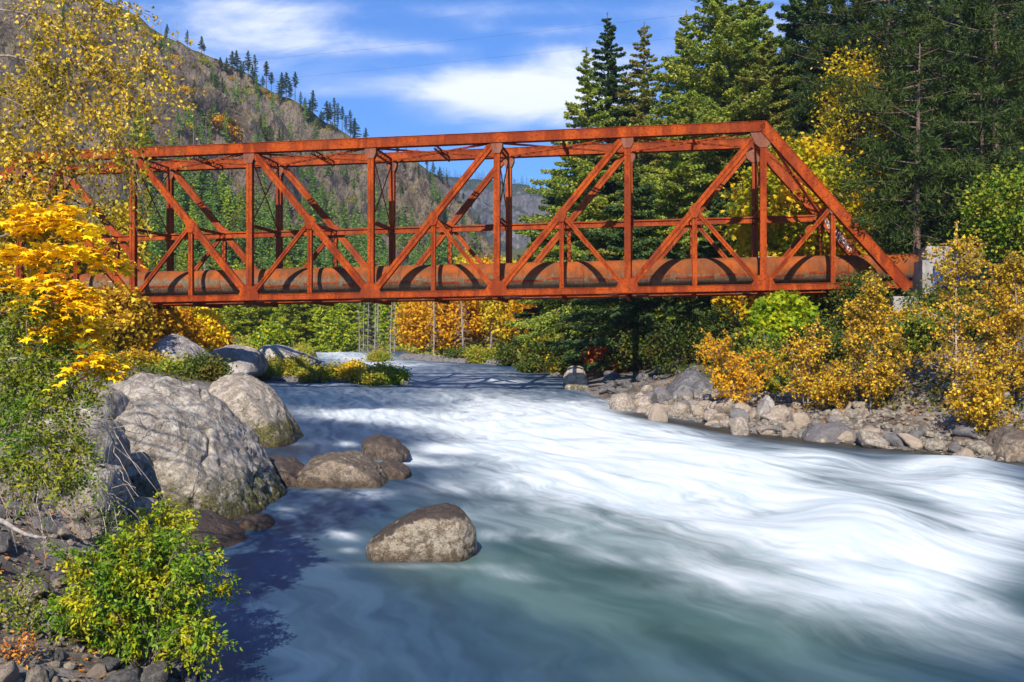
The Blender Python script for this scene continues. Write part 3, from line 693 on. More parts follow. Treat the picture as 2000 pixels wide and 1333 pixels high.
# pipeline inside the bridge: a thing of its own
pipe = empty('pipeline', (OX, OY, 3.66), 'fat rusted steel pipeline running through the inside of the truss bridge', 'pipe', rz=-TH)
PR = .80
def ring(u0, u1, r, name, mat, seg=48):
    mb = MB(); a = np.arange(seg) * 2 * PI / seg; pts = []
    us = np.linspace(u0, u1, max(2, int((u1 - u0) / .6) + 2))
    V = np.array([[u, BW / 2 + r * math.cos(t), r * math.sin(t) + SL * u] for u in us for t in a])
    n = len(us); f = np.array([[i * seg + j, (i + 1) * seg + j, (i + 1) * seg + (j + 1) % seg, i * seg + (j + 1) % seg] for i in range(n - 1) for j in range(seg)])
    caps = [np.array([list(range(seg))]), np.array([list(range((n - 1) * seg + seg - 1, (n - 1) * seg - 1, -1))])]
    mb.add(V, [f] + caps); return mb.build(name, mat, pipe, smooth=True)
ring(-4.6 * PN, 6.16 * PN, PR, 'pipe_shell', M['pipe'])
k = -4.5 * PN; j = 0
while k < 6.1 * PN:
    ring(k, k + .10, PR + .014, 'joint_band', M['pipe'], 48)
    if j % 3 == 0: ring(k + 1.1, k + 1.16, PR + .022, 'joint_band', M['rust_far'], 48)
    k += PN / 3; j += 1
mb = MB()
for seg_i in range(-13, 17):     # staggered lap seams with their rivets
    u0 = seg_i * PN / 3 + .2; t = R(205 if seg_i % 2 else 196); y = BW / 2 + (PR + .008) * math.cos(t); z = (PR + .008) * math.sin(t)
    c = np.array([u0 + 1.15, y, z + SL * (u0 + 1.15)]); tn = np.array([0, -math.sin(t), math.cos(t)]); nn = np.array([0, math.cos(t), math.sin(t)])
    mb.add(box_pts(c, [1.12, 0, SL * 1.12], tn * .055, nn * .008), BOXF)
    for q in range(14):
        for e in (.10, .17):
            mb.add(box_pts(c + [(-1.05 + q * .16), 0, SL * (-1.05 + q * .16)] + tn * e, [.02, 0, 0], tn * .02, nn * .012), BOXF)
mb.build('lap_seam', M['rust_far'], pipe)
for i in range(-2, 7):
    mb = MB(); c = bp(i, BW / 2, ZB - 3.66 + .06); mb.add(box_pts(c, [.12, 0, 0], [0, .75, 0], [0, 0, .09]), BOXF); mb.build('saddle', M['rust_far'], pipe)

# abutment at the right bank
def bw(u, w, z): return np.array([OX + u * math.cos(TH) + w * math.sin(TH), OY - u * math.sin(TH) + w * math.cos(TH), z])
ab = empty('bridge_abutment', bw(6.12 * PN, BW / 2, 0), 'grey concrete abutment sprayed with blue graffiti where the pipe enters the bank', 'abutment', rz=-TH)
mb = MB()
for (x0, x1, y0, y1, z0, z1) in ((.0, 4.2, -2.6, 2.6, -3.5, 4.45), (.35, 4.2, -2.1, 2.1, 4.45, 5.25), (-1.6, -.003, -2.9, 2.9, -3.5, 2.45)):
    mb.add(box_pts([(x0 + x1) / 2, (y0 + y1) / 2, (z0 + z1) / 2], [(x1 - x0) / 2, 0, 0], [0, (y1 - y0) / 2, 0], [0, 0, (z1 - z0) / 2]), BOXF)
o = mb.build('concrete_block', M['concrete'], ab)
rg = np.random.default_rng(5)
def strokes(mb, plane, n, rg, w=.05):
    for _ in range(n):
        t = np.linspace(0, 1, 12); c = rg.uniform(.28, .72, 2); a = rg.uniform(.08, .24, 2); ph = rg.uniform(0, 6, 2)
        P = np.array([plane(c[0] + a[0] * math.sin(4 * q + ph[0]), c[1] + a[1] * math.sin(5 * q + ph[1])) for q in t]); tube(mb, P, w, 4)
mb = MB(); strokes(mb, lambda a, b: np.array([.1 + 2.6 * a, -2.6, 2.2 + 2.1 * b]), 16, rg, .07); mb.build('graffiti', M['paint_blue'], ab)
mb = MB(); strokes(mb, lambda a, b: np.array([.2 + 2.4 * a, -2.605, 2.2 + 2.0 * b]), 10, rg, .04); mb.build('graffiti', M['paint_dark'], ab)
mb = MB()
for q in range(9):    # pale scribble on the far end post
    c = bp(5 + .55 + q * .022, BW - .27, ZT - (ZT - ZB) * (.55 + q * .022)); t = np.linspace(0, 1, 8)
    P = np.array([c + [.14 * math.sin(5 * s_ + q), 0, .2 * math.cos(7 * s_ + q * 2)] for s_ in t]); tube(mb, P, .025, 4)
mb.build('graffiti', M['paint_white'], bridge)
# pale handrail seen beyond the pipe near the right end
hr = MB(); a = bw(5.0 * PN, BW + 1.6, 3.3 + 1.95); b = bw(6.0 * PN, BW + 1.6, 3.35 + 1.95)
c0 = (a + b) / 2; tube(hr, [a - c0, b - c0], .03, 6)
hro = empty('handrail', tuple(c0), 'thin pale steel handrail beyond the pipe near the right bridge end', 'handrail'); hr.build('rail', M['pale_steel'], hro)
for t in (0.02, .5, .98):
    p = a + (b - a) * t - c0; mb = MB(); tube(mb, [p, p - [0, 0, 2.1]], .03, 6); mb.build('post', M['pale_steel'], hro)

# power lines
for n_, (p, q, sag, lab) in enumerate((((-500, 200, 330), (2100, -62, 260), 3.0, 'upper thin power line crossing the sky from the hill to the tall trees'),
                                   ((-500, 235, 330), (2100, -20, 262), 3.5, 'lower thin power line crossing the sky from the hill to the tall trees'))):
    a, b = at(*p), at(*q); mb = MB(); t = np.linspace(0, 1, 40)
    tube(mb, [a + (b - a) * s_ - [0, 0, 4 * sag * s_ * (1 - s_)] for s_ in t], .022, 4)
    tag(mb.build('power_line', M['wire']), lab, 'power line')

# ------------------------------------------------------------------ rocks
import bmesh
_ico = {}
def ico(n):
    if n not in _ico:
        b = bmesh.new(); bmesh.ops.create_icosphere(b, subdivisions=n, radius=1.0); b.verts.ensure_lookup_table()
        _ico[n] = (np.array([v.co[:] for v in b.verts]), np.array([[v.index for v in f.verts] for f in b.faces])); b.free()
    return _ico[n]
def hull_planes(P):
    b = bmesh.new()
    for p in P: b.verts.new(p)
    r = bmesh.ops.convex_hull(b, input=b.verts)
    b.normal_update(); pl = []
    for f in b.faces:
        n = np.array(f.normal[:]); d = n.dot(np.array(f.verts[0].co[:]))
        if d < 0: n, d = -n, -d
        pl.append((*n, max(d, .02)))
    b.free(); return np.array(pl)
def rock_from_planes(name, pl, sub, p, amp, freq, mat, seed=0, crag=.5):
    D_, Fc = ico(sub)
    rq = np.random.default_rng(seed * 7 + 1); cn = rq.normal(size=(18, 3)); cn /= np.linalg.norm(cn, axis=1, keepdims=True)
    r0 = (np.clip(D_ @ pl[:, :3].T / pl[:, 3], 0, None) ** 30).sum(1) ** (-1 / 30); sup = ((D_ * r0[:, None]) @ cn.T).max(0)
    pl = np.concatenate([pl, np.concatenate([cn, (sup * rq.uniform(.84, .97, 18))[:, None]], 1)])
    p = p * 2.2
    dots = np.clip(D_ @ pl[:, :3].T / pl[:, 3], 0, None)
    r = (dots ** p).sum(1) ** (-1 / p); V = D_ * r[:, None]
    N1 = fbm(V * freq + seed * 3.7, 5, .55); N2 = ridged(V * freq * .7 + seed * 1.3, 4)
    N3 = fbm(V * freq * 5 + seed, 3, .6); cr_ = np.abs(fbm(V * freq * .8 + seed * 5.1, 3)); V = V - D_ * (amp * .42 * np.clip(1 - cr_ / .035, 0, 1))[:, None]; V = V + D_ * (amp * (N1 * (1 - crag) + (N2 - .4) * crag + N3 * .34))[:, None]
    return mesh_np(name, V, Fc, mat, True)
def hero_rock(name, label, sil, Y0, tf, tb, mat, p=14, amp=.14, freq=1.2, sub=6, seed=1, fs=.62, bs=.7, extra=None, cat='boulder', group=None, flat_f=0.0, flare=1.12):
    S = np.array([at(x, y, Y0) for x, y in sil]); c = S.mean(0)
    Fp = (S - c) * [fs, 0, fs] + c - [0, tf, 0]; Fp[:, 2] -= flat_f * tf
    Bp = (S - c) * [bs, 0, bs] + c + [0, tb, 0]
    P = np.concatenate([S, Fp, Bp] + ([np.array([at(*e) for e in extra])] if extra else []))
    low = S[:, 2] < np.median(S[:, 2]) - .05 * np.ptp(S[:, 2])
    if flare and low.any():
        c_ = S.mean(0); L2 = S[low].copy(); L2[:, 0] = c_[0] + (L2[:, 0] - c_[0]) * flare; L2[:, 2] -= .25 * np.ptp(S[:, 2])
        P = np.concatenate([P, L2, L2 - [0, tf * 1.05, .1], L2 + [0, tb, 0]])
    c = P.mean(0); pl = hull_planes(P - c)
    me = rock_from_planes(name, pl, sub, p, amp, freq, mat, seed)
    o = link(name, me); co = np.empty(len(me.vertices) * 3, np.float32); me.vertices.foreach_get('co', co); co = co.reshape(-1, 3)
    co[:, 2] += c[2]; me.vertices.foreach_set('co', co.ravel()); me.update()
    o.location = (c[0], c[1], 0); return tag(o, label, cat, group)

hero_rock('boulder', 'huge pale grey granite boulder sloping down to the water on the left bank',
          [(205, 728), (262, 716), (335, 734), (398, 750), (446, 796), (478, 842), (508, 905), (534, 950), (548, 988), (520, 1010), (430, 1020), (330, 1005), (225, 985), (160, 860), (150, 775)], 25.5, 3.2, 2.6, M['granite'], 22, .34, .7, 7, 3, fs=.78, bs=.75, flat_f=.10,
          extra=[(240, 1010, 24.0), (540, 1040, 25), (430, 1030, 23.5)])
hero_rock('boulder', 'rounded pale granite boulder with mossy foot at the water behind the huge one',
          [(388, 765), (420, 735), (470, 723), (505, 738), (540, 775), (562, 812), (578, 842), (570, 870), (480, 870), (400, 850)], 38, 2.0, 2.2, M['granite_far'], 14, .18, .9, 6, 5)
hero_rock('boulder', 'dark topped smooth boulder alone in the middle of the near current',
          [(698, 1085), (706, 1060), (730, 1036), (775, 1006), (830, 985), (885, 976), (918, 988), (938, 1012), (946, 1045), (944, 1080), (930, 1120), (820, 1140), (706, 1130)], 19.6, .75, .8, M['river_rock'], 8, .06, 1.6, 6, 9, fs=.8, flare=0)
hero_rock('boulder', 'wet tan boulder in midstream with two humps, largest of the midstream cluster',
          [(580, 925), (600, 896), (640, 878), (700, 876), (738, 900), (752, 925), (740, 950), (600, 955)], 28.3, 1.0, 1.1, M['wet_tan'], 10, .16, 1.3, 6, 11)
hero_rock('boulder', 'low wet brown rock under purple sheen left of the tan midstream boulder',
          [(498, 900), (520, 888), (570, 892), (600, 915), (600, 950), (500, 955)], 28.5, 1.0, 1.0, M['wet_rock'], 10, .14, 1.5, 5, 13)
hero_rock('boulder', 'small dark wet rock washed by foam right of the tan midstream boulder',
          [(735, 905), (760, 893), (785, 905), (800, 915), (790, 935), (740, 935)], 29.5, .6, .7, M['wet_rock'], 10, .10, 1.8, 5, 15)
hero_rock('boulder', 'dark jagged wet rock in white water above the midstream cluster',
          [(696, 868), (715, 853), (742, 847), (770, 858), (790, 868), (798, 880), (780, 892), (720, 892)], 33.6, .9, .9, M['wet_rock'], 9, .16, 1.6, 5, 17)
hero_rock('boulder', 'small flat wet brown rock at the toe of the huge granite boulder',
          [(462, 1020), (480, 1006), (520, 1005), (535, 1018), (530, 1038), (470, 1040)], 22.3, .45, .5, M['wet_rock'], 12, .06, 2, 5, 19)
hero_rock('ledge', 'dark wet ledge sliding into the water below the huge granite boulder',
          [(300, 1000), (380, 998), (440, 1032), (505, 1072), (480, 1095), (380, 1100), (290, 1050)], 20.8, .9, 1.4, M['wet_rock'], 16, .14, 1.2, 5, 21, cat='rock')
hero_rock('boulder', 'squarish grey block in front of the huge granite boulder above the green bush',
          [(232, 975), (295, 968), (302, 1010), (300, 1060), (240, 1065), (225, 1010)], 20.0, .9, .9, M['granite'], 16, .07, 1.4, 5, 23)
hero_rock('boulder', 'rounded grey boulder leaning against the left flank of the huge granite one',
          [(150, 850), (175, 815), (215, 818), (232, 860), (225, 900), (180, 920), (150, 900)], 20.5, 1.0, 1.0, M['granite'], 14, .10, 1.3, 5, 25)
hero_rock('boulder', 'cracked grey boulder left of the huge granite one under olive twigs',
          [(168, 930), (200, 905), (230, 915), (232, 960), (205, 985), (170, 975)], 18.5, .8, .8, M['granite'], 14, .08, 1.5, 5, 27)
hero_rock('boulder', 'dark shaded boulder top beneath the orange maple on the left bank',
          [(95, 775), (125, 745), (180, 742), (225, 760), (235, 800), (150, 830), (90, 820)], 23.0, 1.2, 1.2, M['granite'], 14, .12, 1.2, 5, 29)
hero_rock('boulder', 'pointed pale boulder below the yellow trees past the left bank',
          [(290, 690), (318, 662), (340, 647), (362, 660), (392, 685), (405, 715), (395, 735), (300, 735)], 62, 3.0, 3.0, M['granite_bg'], 14, .25, .6, 6, 31)
hero_rock('boulder', 'long low pale rock right of the pointed boulder beneath the bridge',
          [(392, 700), (420, 680), (460, 672), (500, 682), (520, 700), (510, 722), (400, 728)], 72, 3.0, 3.0, M['granite_bg'], 12, .3, .6, 5, 33)
hero_rock('boulder', 'pale rounded rock by the upstream water, rightmost of the pale rocks under the bridge',
          [(495, 690), (510, 675), (545, 672), (575, 686), (600, 692), (618, 700), (612, 712), (500, 715)], 84, 3.0, 3.0, M['granite_bg'], 12, .3, .6, 5, 35)
hero_rock('boulder', 'white topped flat rock between the olive clumps and the long pale rock',
          [(440, 712), (465, 704), (495, 710), (498, 722), (445, 726)], 66, 1.5, 1.5, M['granite_bg'], 12, .15, .8, 5, 36)
hero_rock('boulder', 'lone round dark boulder standing in the water beneath the bridge middle',
          [(1100, 735), (1108, 716), (1126, 711), (1140, 718), (1148, 740), (1146, 755), (1104, 755)], 66, .9, .9, M['granite_far'], 12, .10, 1.4, 5, 37)
hero_rock('slab', 'big dark tilted rock slab in shade on the right bank under the bridge',
          [(1265, 790), (1300, 760), (1335, 725), (1360, 722), (1395, 745), (1400, 775), (1330, 800)], 54, 1.8, 1.8, M['slab_dark'], 16, .18, .9, 5, 39, cat='rock')
hero_rock('boulder', 'pale speckled pointed rock standing among the stones of the right bank',
          [(1478, 800), (1488, 775), (1500, 768), (1512, 785), (1514, 806), (1490, 812)], 44.5, .5, .5, M['granite_bg'], 12, .06, 1.8, 5, 41)
hero_rock('boulder', 'big brown boulder at the right edge of the picture by the dark water',
          [(1935, 865), (1950, 835), (1972, 832), (2000, 850), (2050, 860), (2060, 905), (1960, 905), (1930, 885)], 33.5, 1.1, 1.1, M['wet_tan'], 12, .12, 1.3, 5, 43)
hero_rock('boulder', 'long grey boulder on the right bank below the amber birch',
          [(1570, 850), (1590, 828), (1640, 822), (1672, 838), (1680, 858), (1600, 866)], 38.5, .9, .9, M['rubble_sun'], 12, .10, 1.4, 5, 45)
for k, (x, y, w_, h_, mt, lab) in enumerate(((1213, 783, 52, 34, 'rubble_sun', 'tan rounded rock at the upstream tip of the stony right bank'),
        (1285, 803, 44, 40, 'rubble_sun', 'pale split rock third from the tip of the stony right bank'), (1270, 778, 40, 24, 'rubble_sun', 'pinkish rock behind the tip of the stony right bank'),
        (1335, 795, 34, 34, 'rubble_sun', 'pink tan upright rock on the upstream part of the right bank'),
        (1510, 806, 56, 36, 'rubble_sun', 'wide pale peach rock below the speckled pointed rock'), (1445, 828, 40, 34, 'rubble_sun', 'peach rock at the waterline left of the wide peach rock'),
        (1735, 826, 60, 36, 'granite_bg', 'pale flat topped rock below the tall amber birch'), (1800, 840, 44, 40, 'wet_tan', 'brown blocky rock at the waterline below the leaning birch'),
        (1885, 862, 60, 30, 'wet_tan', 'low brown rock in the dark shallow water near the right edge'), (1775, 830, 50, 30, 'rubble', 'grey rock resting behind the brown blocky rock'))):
    yb = y + h_ * .4
    Yd = float(np.interp(yb, [770, 800, 830, 860, 880, 905], [56, 50, 42, 37, 34.5, 32.5]))
    rg = np.random.default_rng(100 + k); a = np.linspace(0, 2 * PI, 9)[:-1] + rg.uniform(-.2, .2, 8)
    sil = [(x + w_ / 2 * math.cos(t) * rg.uniform(.85, 1.1), y + h_ / 2 * math.sin(t) * rg.uniform(.85, 1.1) + (h_ * .15 if math.sin(t) > 0 else 0)) for t in a]
    hero_rock('rock', lab, sil, Yd, w_ / F * Yd * .4, w_ / F * Yd * .4, M[mt], 12, .05, 2.0, 4, 50 + k, cat='rock')

# smaller stones: shared meshes, every stone an object of its own
protos = {}
def proto_rocks(key, mat, n=7, sub=4):
    L_ = []
    for k in range(n):
        rg = np.random.default_rng(hash(key) % 1000 + k if False else 300 + 17 * len(key) + k)
        P = rg.normal(size=(14, 3)); P /= np.linalg.norm(P, axis=1, keepdims=True); P *= rg.uniform(.35, .5, (14, 1)) * [1.0, rg.uniform(.7, 1), rg.uniform(.5, .8)]
        L_.append(rock_from_planes('stone', hull_planes(P - P.mean(0)), sub, 12, .05, 3.5, M[mat], k + 5))
    protos[key] = L_
for kk in ('rubble', 'rubble_dark', 'rubble_sun'): proto_rocks(kk, kk)
def stone(key, x, y, z, s, label, group, rg):
    o = bpy.data.objects.new('stone', protos[key][rg.integers(7)]); COL.objects.link(o)
    o.location = (x, y, z); o.rotation_euler = (rg.uniform(-.4, .4), rg.uniform(-.4, .4), rg.uniform(0, 6.28)); f = rg.uniform(.85, 1.2, 3); o.scale = (s * f[0], s * f[1], s * f[2])
    return tag(o, label, 'stone', group)
rg = np.random.default_rng(21)
def bank_stones(n, y0, y1, d0, d1, key, s0, s1, label, group, side=1, lift=.12):
    for _ in range(n):
        Y = rg.uniform(y0, y1); d = rg.uniform(d0, d1); X = (xR(Y) + d) if side > 0 else (xL(Y) - d); s = s0 + (s1 - s0) * rg.beta(1.3, 2.6)
        stone(key, float(X), Y, float(G(X, Y)[0]) + s * lift, s, label, group, rg)
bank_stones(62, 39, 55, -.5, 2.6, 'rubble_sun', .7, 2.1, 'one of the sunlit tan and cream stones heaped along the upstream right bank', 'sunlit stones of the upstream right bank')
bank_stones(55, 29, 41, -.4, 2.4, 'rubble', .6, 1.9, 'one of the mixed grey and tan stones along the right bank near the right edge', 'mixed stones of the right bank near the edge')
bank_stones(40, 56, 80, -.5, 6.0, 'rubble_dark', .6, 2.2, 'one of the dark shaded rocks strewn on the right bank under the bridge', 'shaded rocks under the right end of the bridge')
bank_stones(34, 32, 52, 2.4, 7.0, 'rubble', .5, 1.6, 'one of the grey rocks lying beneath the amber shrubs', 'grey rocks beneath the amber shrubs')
# left bank rubble
for _ in range(125):
    Y = rg.uniform(10.2, 22); px = rg.uniform(-20, 330) if Y < 17 else rg.uniform(-20, 240); X = (px - CX) / F * Y
    if X > xL(Y) - .1: continue
    s = rg.uniform(.18, .75) * (1.25 if Y > 15 else .9)
    stone('rubble' if rg.random() < .8 else 'rubble_dark', X, Y, float(G(X, Y)[0]) + s * .1, s, 'one of the grey angular stones piled on the left bank beneath the huge boulder', 'grey stones piled on the left bank', rg)
for _ in range(16):
    Y = rg.uniform(11.2, 14.0); d = rg.uniform(-.35, .9); X = float(xL(Y)) - d; s = rg.uniform(.35, .8)
    stone('rubble_dark', X, Y, float(G(X, Y)[0]) + s * .15, s, 'one of the wet dark stones at the waterline below the green bush', 'wet dark stones below the green bush', rg)
# gravel bar upstream, pebbles nobody could count
def pebbles(name, pts, s0, s1, mat, label):
    V0, F0 = ico(1); mb = MB()
    for (x, y, z) in pts:
        s = rg.uniform(s0, s1); v = V0 * [s, s * rg.uniform(.7, 1.2), s * .6] * rg.uniform(.8, 1.2, (len(V0), 3)); mb.add(v + [x, y, z], F0)
    tag(mb.build(name, mat, smooth=False), label, 'gravel', kind='stuff')
pt = []
for _ in range(700):
    Y = rg.uniform(100, 122); d = abs(rg.normal(0, 2.0)); X = float(xR(Y)) + d - .8; pt.append((X, Y, float(G(X, Y)[0]) + .15))
pebbles('gravel', pt, .15, .6, M['rubble_sun'], 'pale gravel bar at the river bend upstream')
pt = []
for _ in range(2600):
    Y = rg.uniform(28, 56); d = rg.uniform(-.3, 7); X = float(xR(Y)) + d; pt.append((X, Y, float(G(X, Y)[0]) + .03))
pebbles('gravel', pt, .06, .22, M['rubble'], 'small gravel between the stones of the right bank')
pt = []
for _ in range(2600):
    Y = rg.uniform(10, 24); d = rg.uniform(-.1, 6); X = float(xL(Y)) - d; pt.append((X, Y, float(G(X, Y)[0]) + .01))
pebbles('gravel', pt, .02, .09, M['rubble'], 'small gravel between the stones of the left bank')

# ------------------------------------------------------------------ vegetation builders
def conifer_mb(H, rad, z0, nb, pts, size, seed, pine=False, droop=.25, ragged=.25, trunk_r=None, shape='spray', top=.12, slope=.27):
    """returns (trunk MB, crown MB), base of the trunk at the origin"""
    rg = np.random.default_rng(seed); tm = MB(); cm = MB(); tr = trunk_r or H * .012
    lean = rg.normal(0, .008, 2)
    hs = np.linspace(0, H, 9); tube(tm, [[lean[0] * h * (h / H), lean[1] * h * (h / H), h] for h in hs], tr * (1 - hs / H * .93), 7)
    Pa, Sa, Da = [], [], []
    for k in range(nb):
        f = (k + rg.uniform(0, 1)) / nb; h = (z0 + (1 - z0) * f ** .9) * H * .985; g = 1 - (h / H - z0) / (1 - z0)
        L = (min(rad, slope * (H - h) + .25) if not pine else rad * max(g, 0) ** .5) * rg.uniform(1 - ragged * 1.4, 1 + ragged * .6) + (top * rad * .5 if pine else 0)
        if pine and rg.random() < .12: continue
        if g > .9: L *= rg.uniform(.5, .95)
        az = k * 2.39996 + rg.uniform(-.5, .5); el = (.45 * (1 - g) - .10) + rg.normal(0, .10) if not pine else rg.uniform(-.05, .35)
        d = np.array([math.cos(az) * math.cos(el), math.sin(az) * math.cos(el), math.sin(el)]); side = np.array([-math.sin(az), math.cos(az), 0])
        base = np.array([lean[0] * h * (h / H), lean[1] * h * (h / H), h])
        cur = lambda s_: base + d * (s_ * L)[:, None] + np.array([0, 0, 1.]) * (-(droop * L) * s_ ** 1.6 + .12 * L * s_ ** 3)[:, None]
        s5 = np.linspace(0, 1, 5); 
        if L > rad * .25: tube(tm, cur(s5), np.linspace(tr * .22, .012, 5), 3)
        n = max(4, int(pts * L / rad))
        if pine:
            nc = max(3, int(6 * L / rad)); cs = rg.uniform(.35, 1.02, nc); off = rg.normal(0, .16, nc) * L
            cc = cur(cs) + side * off[:, None] + rg.normal(0, .08, (nc, 3)) * L
            which = rg.integers(0, nc, n); r = rg.normal(size=(n, 3)); r /= np.linalg.norm(r, axis=1, keepdims=True); rr = (.11 * L + .25) * rg.uniform(.3, 1, n)
            P = cc[which] + r * rr[:, None] * [1, 1, .7]; Dv = r + [0, 0, .4]
        else:
            s_ = rg.beta(1.7, 1.1, n); q = rg.uniform(-1, 1, n); wd = .34 * L * (1 - s_) ** .7 * (s_ + .25) + .08
            P = cur(s_) + side * (q * wd)[:, None]; P[:, 2] += rg.normal(0, .05 * L ** .5, n) - np.abs(q) * wd * .25
            Dv = d * 1.0 + side * (np.sign(q) * 1.1)[:, None] + [0, 0, -.25]
        Pa.append(P); Da.append(Dv); Sa.append(np.full(n, size) * rg.uniform(.7, 1.2, n))
    # leader
    P = np.stack([rg.normal(0, .05, 30) + lean[0] * H, rg.normal(0, .05, 30) + lean[1] * H, H * (1 - rg.uniform(0, .05, 30))], -1); Pa.append(P); Da.append(rg.normal(0, .6, (30, 3)) + [0, 0, 1]); Sa.append(np.full(30, size * .6))
    leaves(cm, np.concatenate(Pa), np.concatenate(Sa), shape, .5 if not pine else .1, rg, np.concatenate(Da), .45)
    return tm, cm
def tree(name, loc, label, cat, group, tm, cm, bark, leaf, rz=0.0, crown='crown'):
    r = empty(name, loc, label, cat, group, rz)
    if tm is not None and tm.n: tm.build('trunk', bark, r, smooth=True)
    cm.build(crown, leaf, r); return r
def gz(X, Y): return float(G(X, Y)[0])
def place(px, Y): X = (px - CX) / F * Y; return X, Y, gz(X, Y) - .1

# big conifers on the right bank: (px, top py, Y, crown radius, crown start, kind, label)
BIG = [
 (1192, 28, 92, 3.6, .10, 'fir_dark', 'slim dark conifer with spiky top, highest of the trees at the sky edge'),
 (1152, 92, 88, 5.4, .05, 'fir', 'green conifer at the sky edge, lower than the slim dark spiky one beside it'),
 (1256, 45, 90, 6.2, .04, 'fir_olive', 'olive green conifer with pointed top between the slim dark one and the big bright one'),
 (1405, -120, 84, 8.2, .03, 'fir', 'broadest bright green fir standing behind the right half of the bridge'),
 (1320, 180, 78, 6.2, .02, 'fir', 'lower bright fir whose top peeps over the top chord left of the broadest fir'),
 (1500, 60, 80, 6.0, .04, 'fir_olive', 'pale green fir directly above the top right corner of the bridge'),
 (1088, 335, 98, 3.6, .02, 'fir_dark', 'small dark blue green conifer seen through the truss beside the far cliffs'),
 (1125, 250, 94, 4.6, .02, 'fir', 'dense green conifer seen through the truss right of the small dark one'),
 (1235, 300, 74, 5.2, .02, 'fir_dark', 'dark lower fir filling the truss opening behind the diagonal right of centre'),
 (1400, 380, 70, 5.0, .02, 'fir_dark', 'dark squat fir behind the pipe near the last main diagonal'),
 (1215, 150, 96, 5.5, .04, 'fir_olive', 'olive conifer filling in between and below the slim dark one and the pointed olive one'),
 (1465, -60, 90, 6.5, .04, 'fir', 'tall bright fir just right of and behind the broadest fir'),
 (1345, 20, 94, 5.5, .04, 'fir', 'bright fir filling the gap left of the broadest fir'),
 (1575, -100, 82, 5.6, .05, 'fir_dark', 'dark conifer right of the broadest bright fir, first of the shaded trees'),
]
for i, (px, py, Y, rad, z0, kd, lab) in enumerate(BIG):
    x, y, z = place(px, Y); top = (CY - py) / F * Y; H = top - z
    slim = 'slim' in lab
    rad *= 1.25
    tm, cm = conifer_mb(H, rad, z0, int((6.6 if not slim else 6) * H), 1150 if not slim else 650, .31, 40 + i, droop=.22, ragged=.40, slope=.44 if not slim else .34)
    tree('fir_tree', (x, y, z), lab, 'conifer', 'big conifers on the right bank', tm, cm, M['bark'], M[kd])
PINES = [
 (1645, -140, 76, 5.6, .18, 'tall shaded pine behind the yellow cottonwood'),
 (1735, -220, 70, 6.2, .15, 'dark pine between the yellow cottonwood and the bare trunked pine'),
 (1846, -260, 64, 6.6, .12, 'tall dark pine whose brown trunk shows through its crown'),
 (1945, -240, 60, 6.2, .10, 'dark pine right of the bare trunked pine, cut by the picture edge'),
 (2040, -200, 66, 6.5, .05, 'dark pine mostly beyond the right picture edge'),
 (1790, 60, 58, 5.6, .10, 'shorter dark pine above the graffiti abutment'),
 (1920, 170, 56, 5.4, .06, 'lower dark green pine right of the abutment'),
 (1700, 200, 72, 5.2, .06, 'dark green pine behind the orange topped maple'),
]
for i, (px, py, Y, rad, z0, lab) in enumerate(PINES):
    x, y, z = place(px, Y); H = (CY - py) / F * Y - z
    tm, cm = conifer_mb(H, rad, z0, int(4.4 * H), 420, .40, 80 + i, pine=True, droop=.10, ragged=.35, trunk_r=.30, shape='needle')
    tree('pine_tree', (x, y, z), lab, 'pine', 'dark pines of the right bank', tm, cm, M['bark'], M['pine'])

def broad_mb(H, cr, cz, nclump, per, size, seed, trunk_r=.18, shape='spray', squash=.8, stems=1, clump=.28, top_taper=0.0, up=.4):
    rg = np.random.default_rng(seed); tm = MB(); cm = MB(); rz_ = (H - cz) / 2; c0 = np.array([0, 0, cz + rz_])
    D_ = rg.normal(size=(nclump, 3)); D_ /= np.linalg.norm(D_, axis=1, keepdims=True); rr = rg.uniform(.25, 1, nclump) ** .45
    C = D_ * rr[:, None] * [cr, cr, rz_] * .86
    if top_taper: 
        f = (C[:, 2] + rz_) / (2 * rz_); C[:, :2] *= (1 - top_taper * f)[:, None]
    C = C + c0
    for s_ in range(stems):
        b = rg.normal(0, .12, 2) * (stems > 1); top = [b[0] * 3, b[1] * 3, cz + rz_ * (1.6 if stems == 1 else 1.2)]
        t = np.linspace(0, 1, 6); tube(tm, [[b[0] + (top[0] - b[0]) * q, b[1] + (top[1] - b[1]) * q, top[2] * q] for q in t], trunk_r * (1 - .8 * t), 6)
    for k in range(min(nclump, 46)):
        h0 = rg.uniform(.15, .8) * C[k][2]; a = np.array([0, 0, h0]); m = (a + C[k]) / 2 + [0, 0, -.1 * cr]
        tube(tm, [a, m, C[k]], [trunk_r * .3, trunk_r * .18, .012], 4)
    w_ = rg.integers(0, nclump, nclump * per); n = len(w_)
    r = rg.normal(size=(n, 3)) * .62
    cs = cr * clump * rg.uniform(.6, 1.3, nclump)
    P = C[w_] + r * cs[w_][:, None] * [1, 1, squash]
    leaves(cm, P, size, shape, up, rg); return tm, cm
def btree(name, px, py, Y, cr, czf, ncl, per, size, mat, label, cat='tree', group=None, seed=1, bark='bark', base=None, **kw):
    x, y, z = place(px, Y)
    if base is not None: z = base
    H = (CY - py) / F * Y - z; tm, cm = broad_mb(H, cr, czf * H, ncl, per, size, seed, **kw)
    return tree(name, (x, y, z), label, cat, group, tm, cm, M[bark], M[mat])
btree('maple_tree', 1565, 258, 64, 4.1, .06, 170, 190, .30, 'maple_mix', 'yellow maple glowing orange on top behind the right end post', 'maple', seed=3, shape='maple', squash=.5)
btree('maple_tree', 1450, 500, 66, 1.9, .10, 45, 110, .27, 'maple_mix', 'small sparse yellow maple left of the glowing one behind the last panel', 'maple', seed=4, shape='maple', squash=.5)
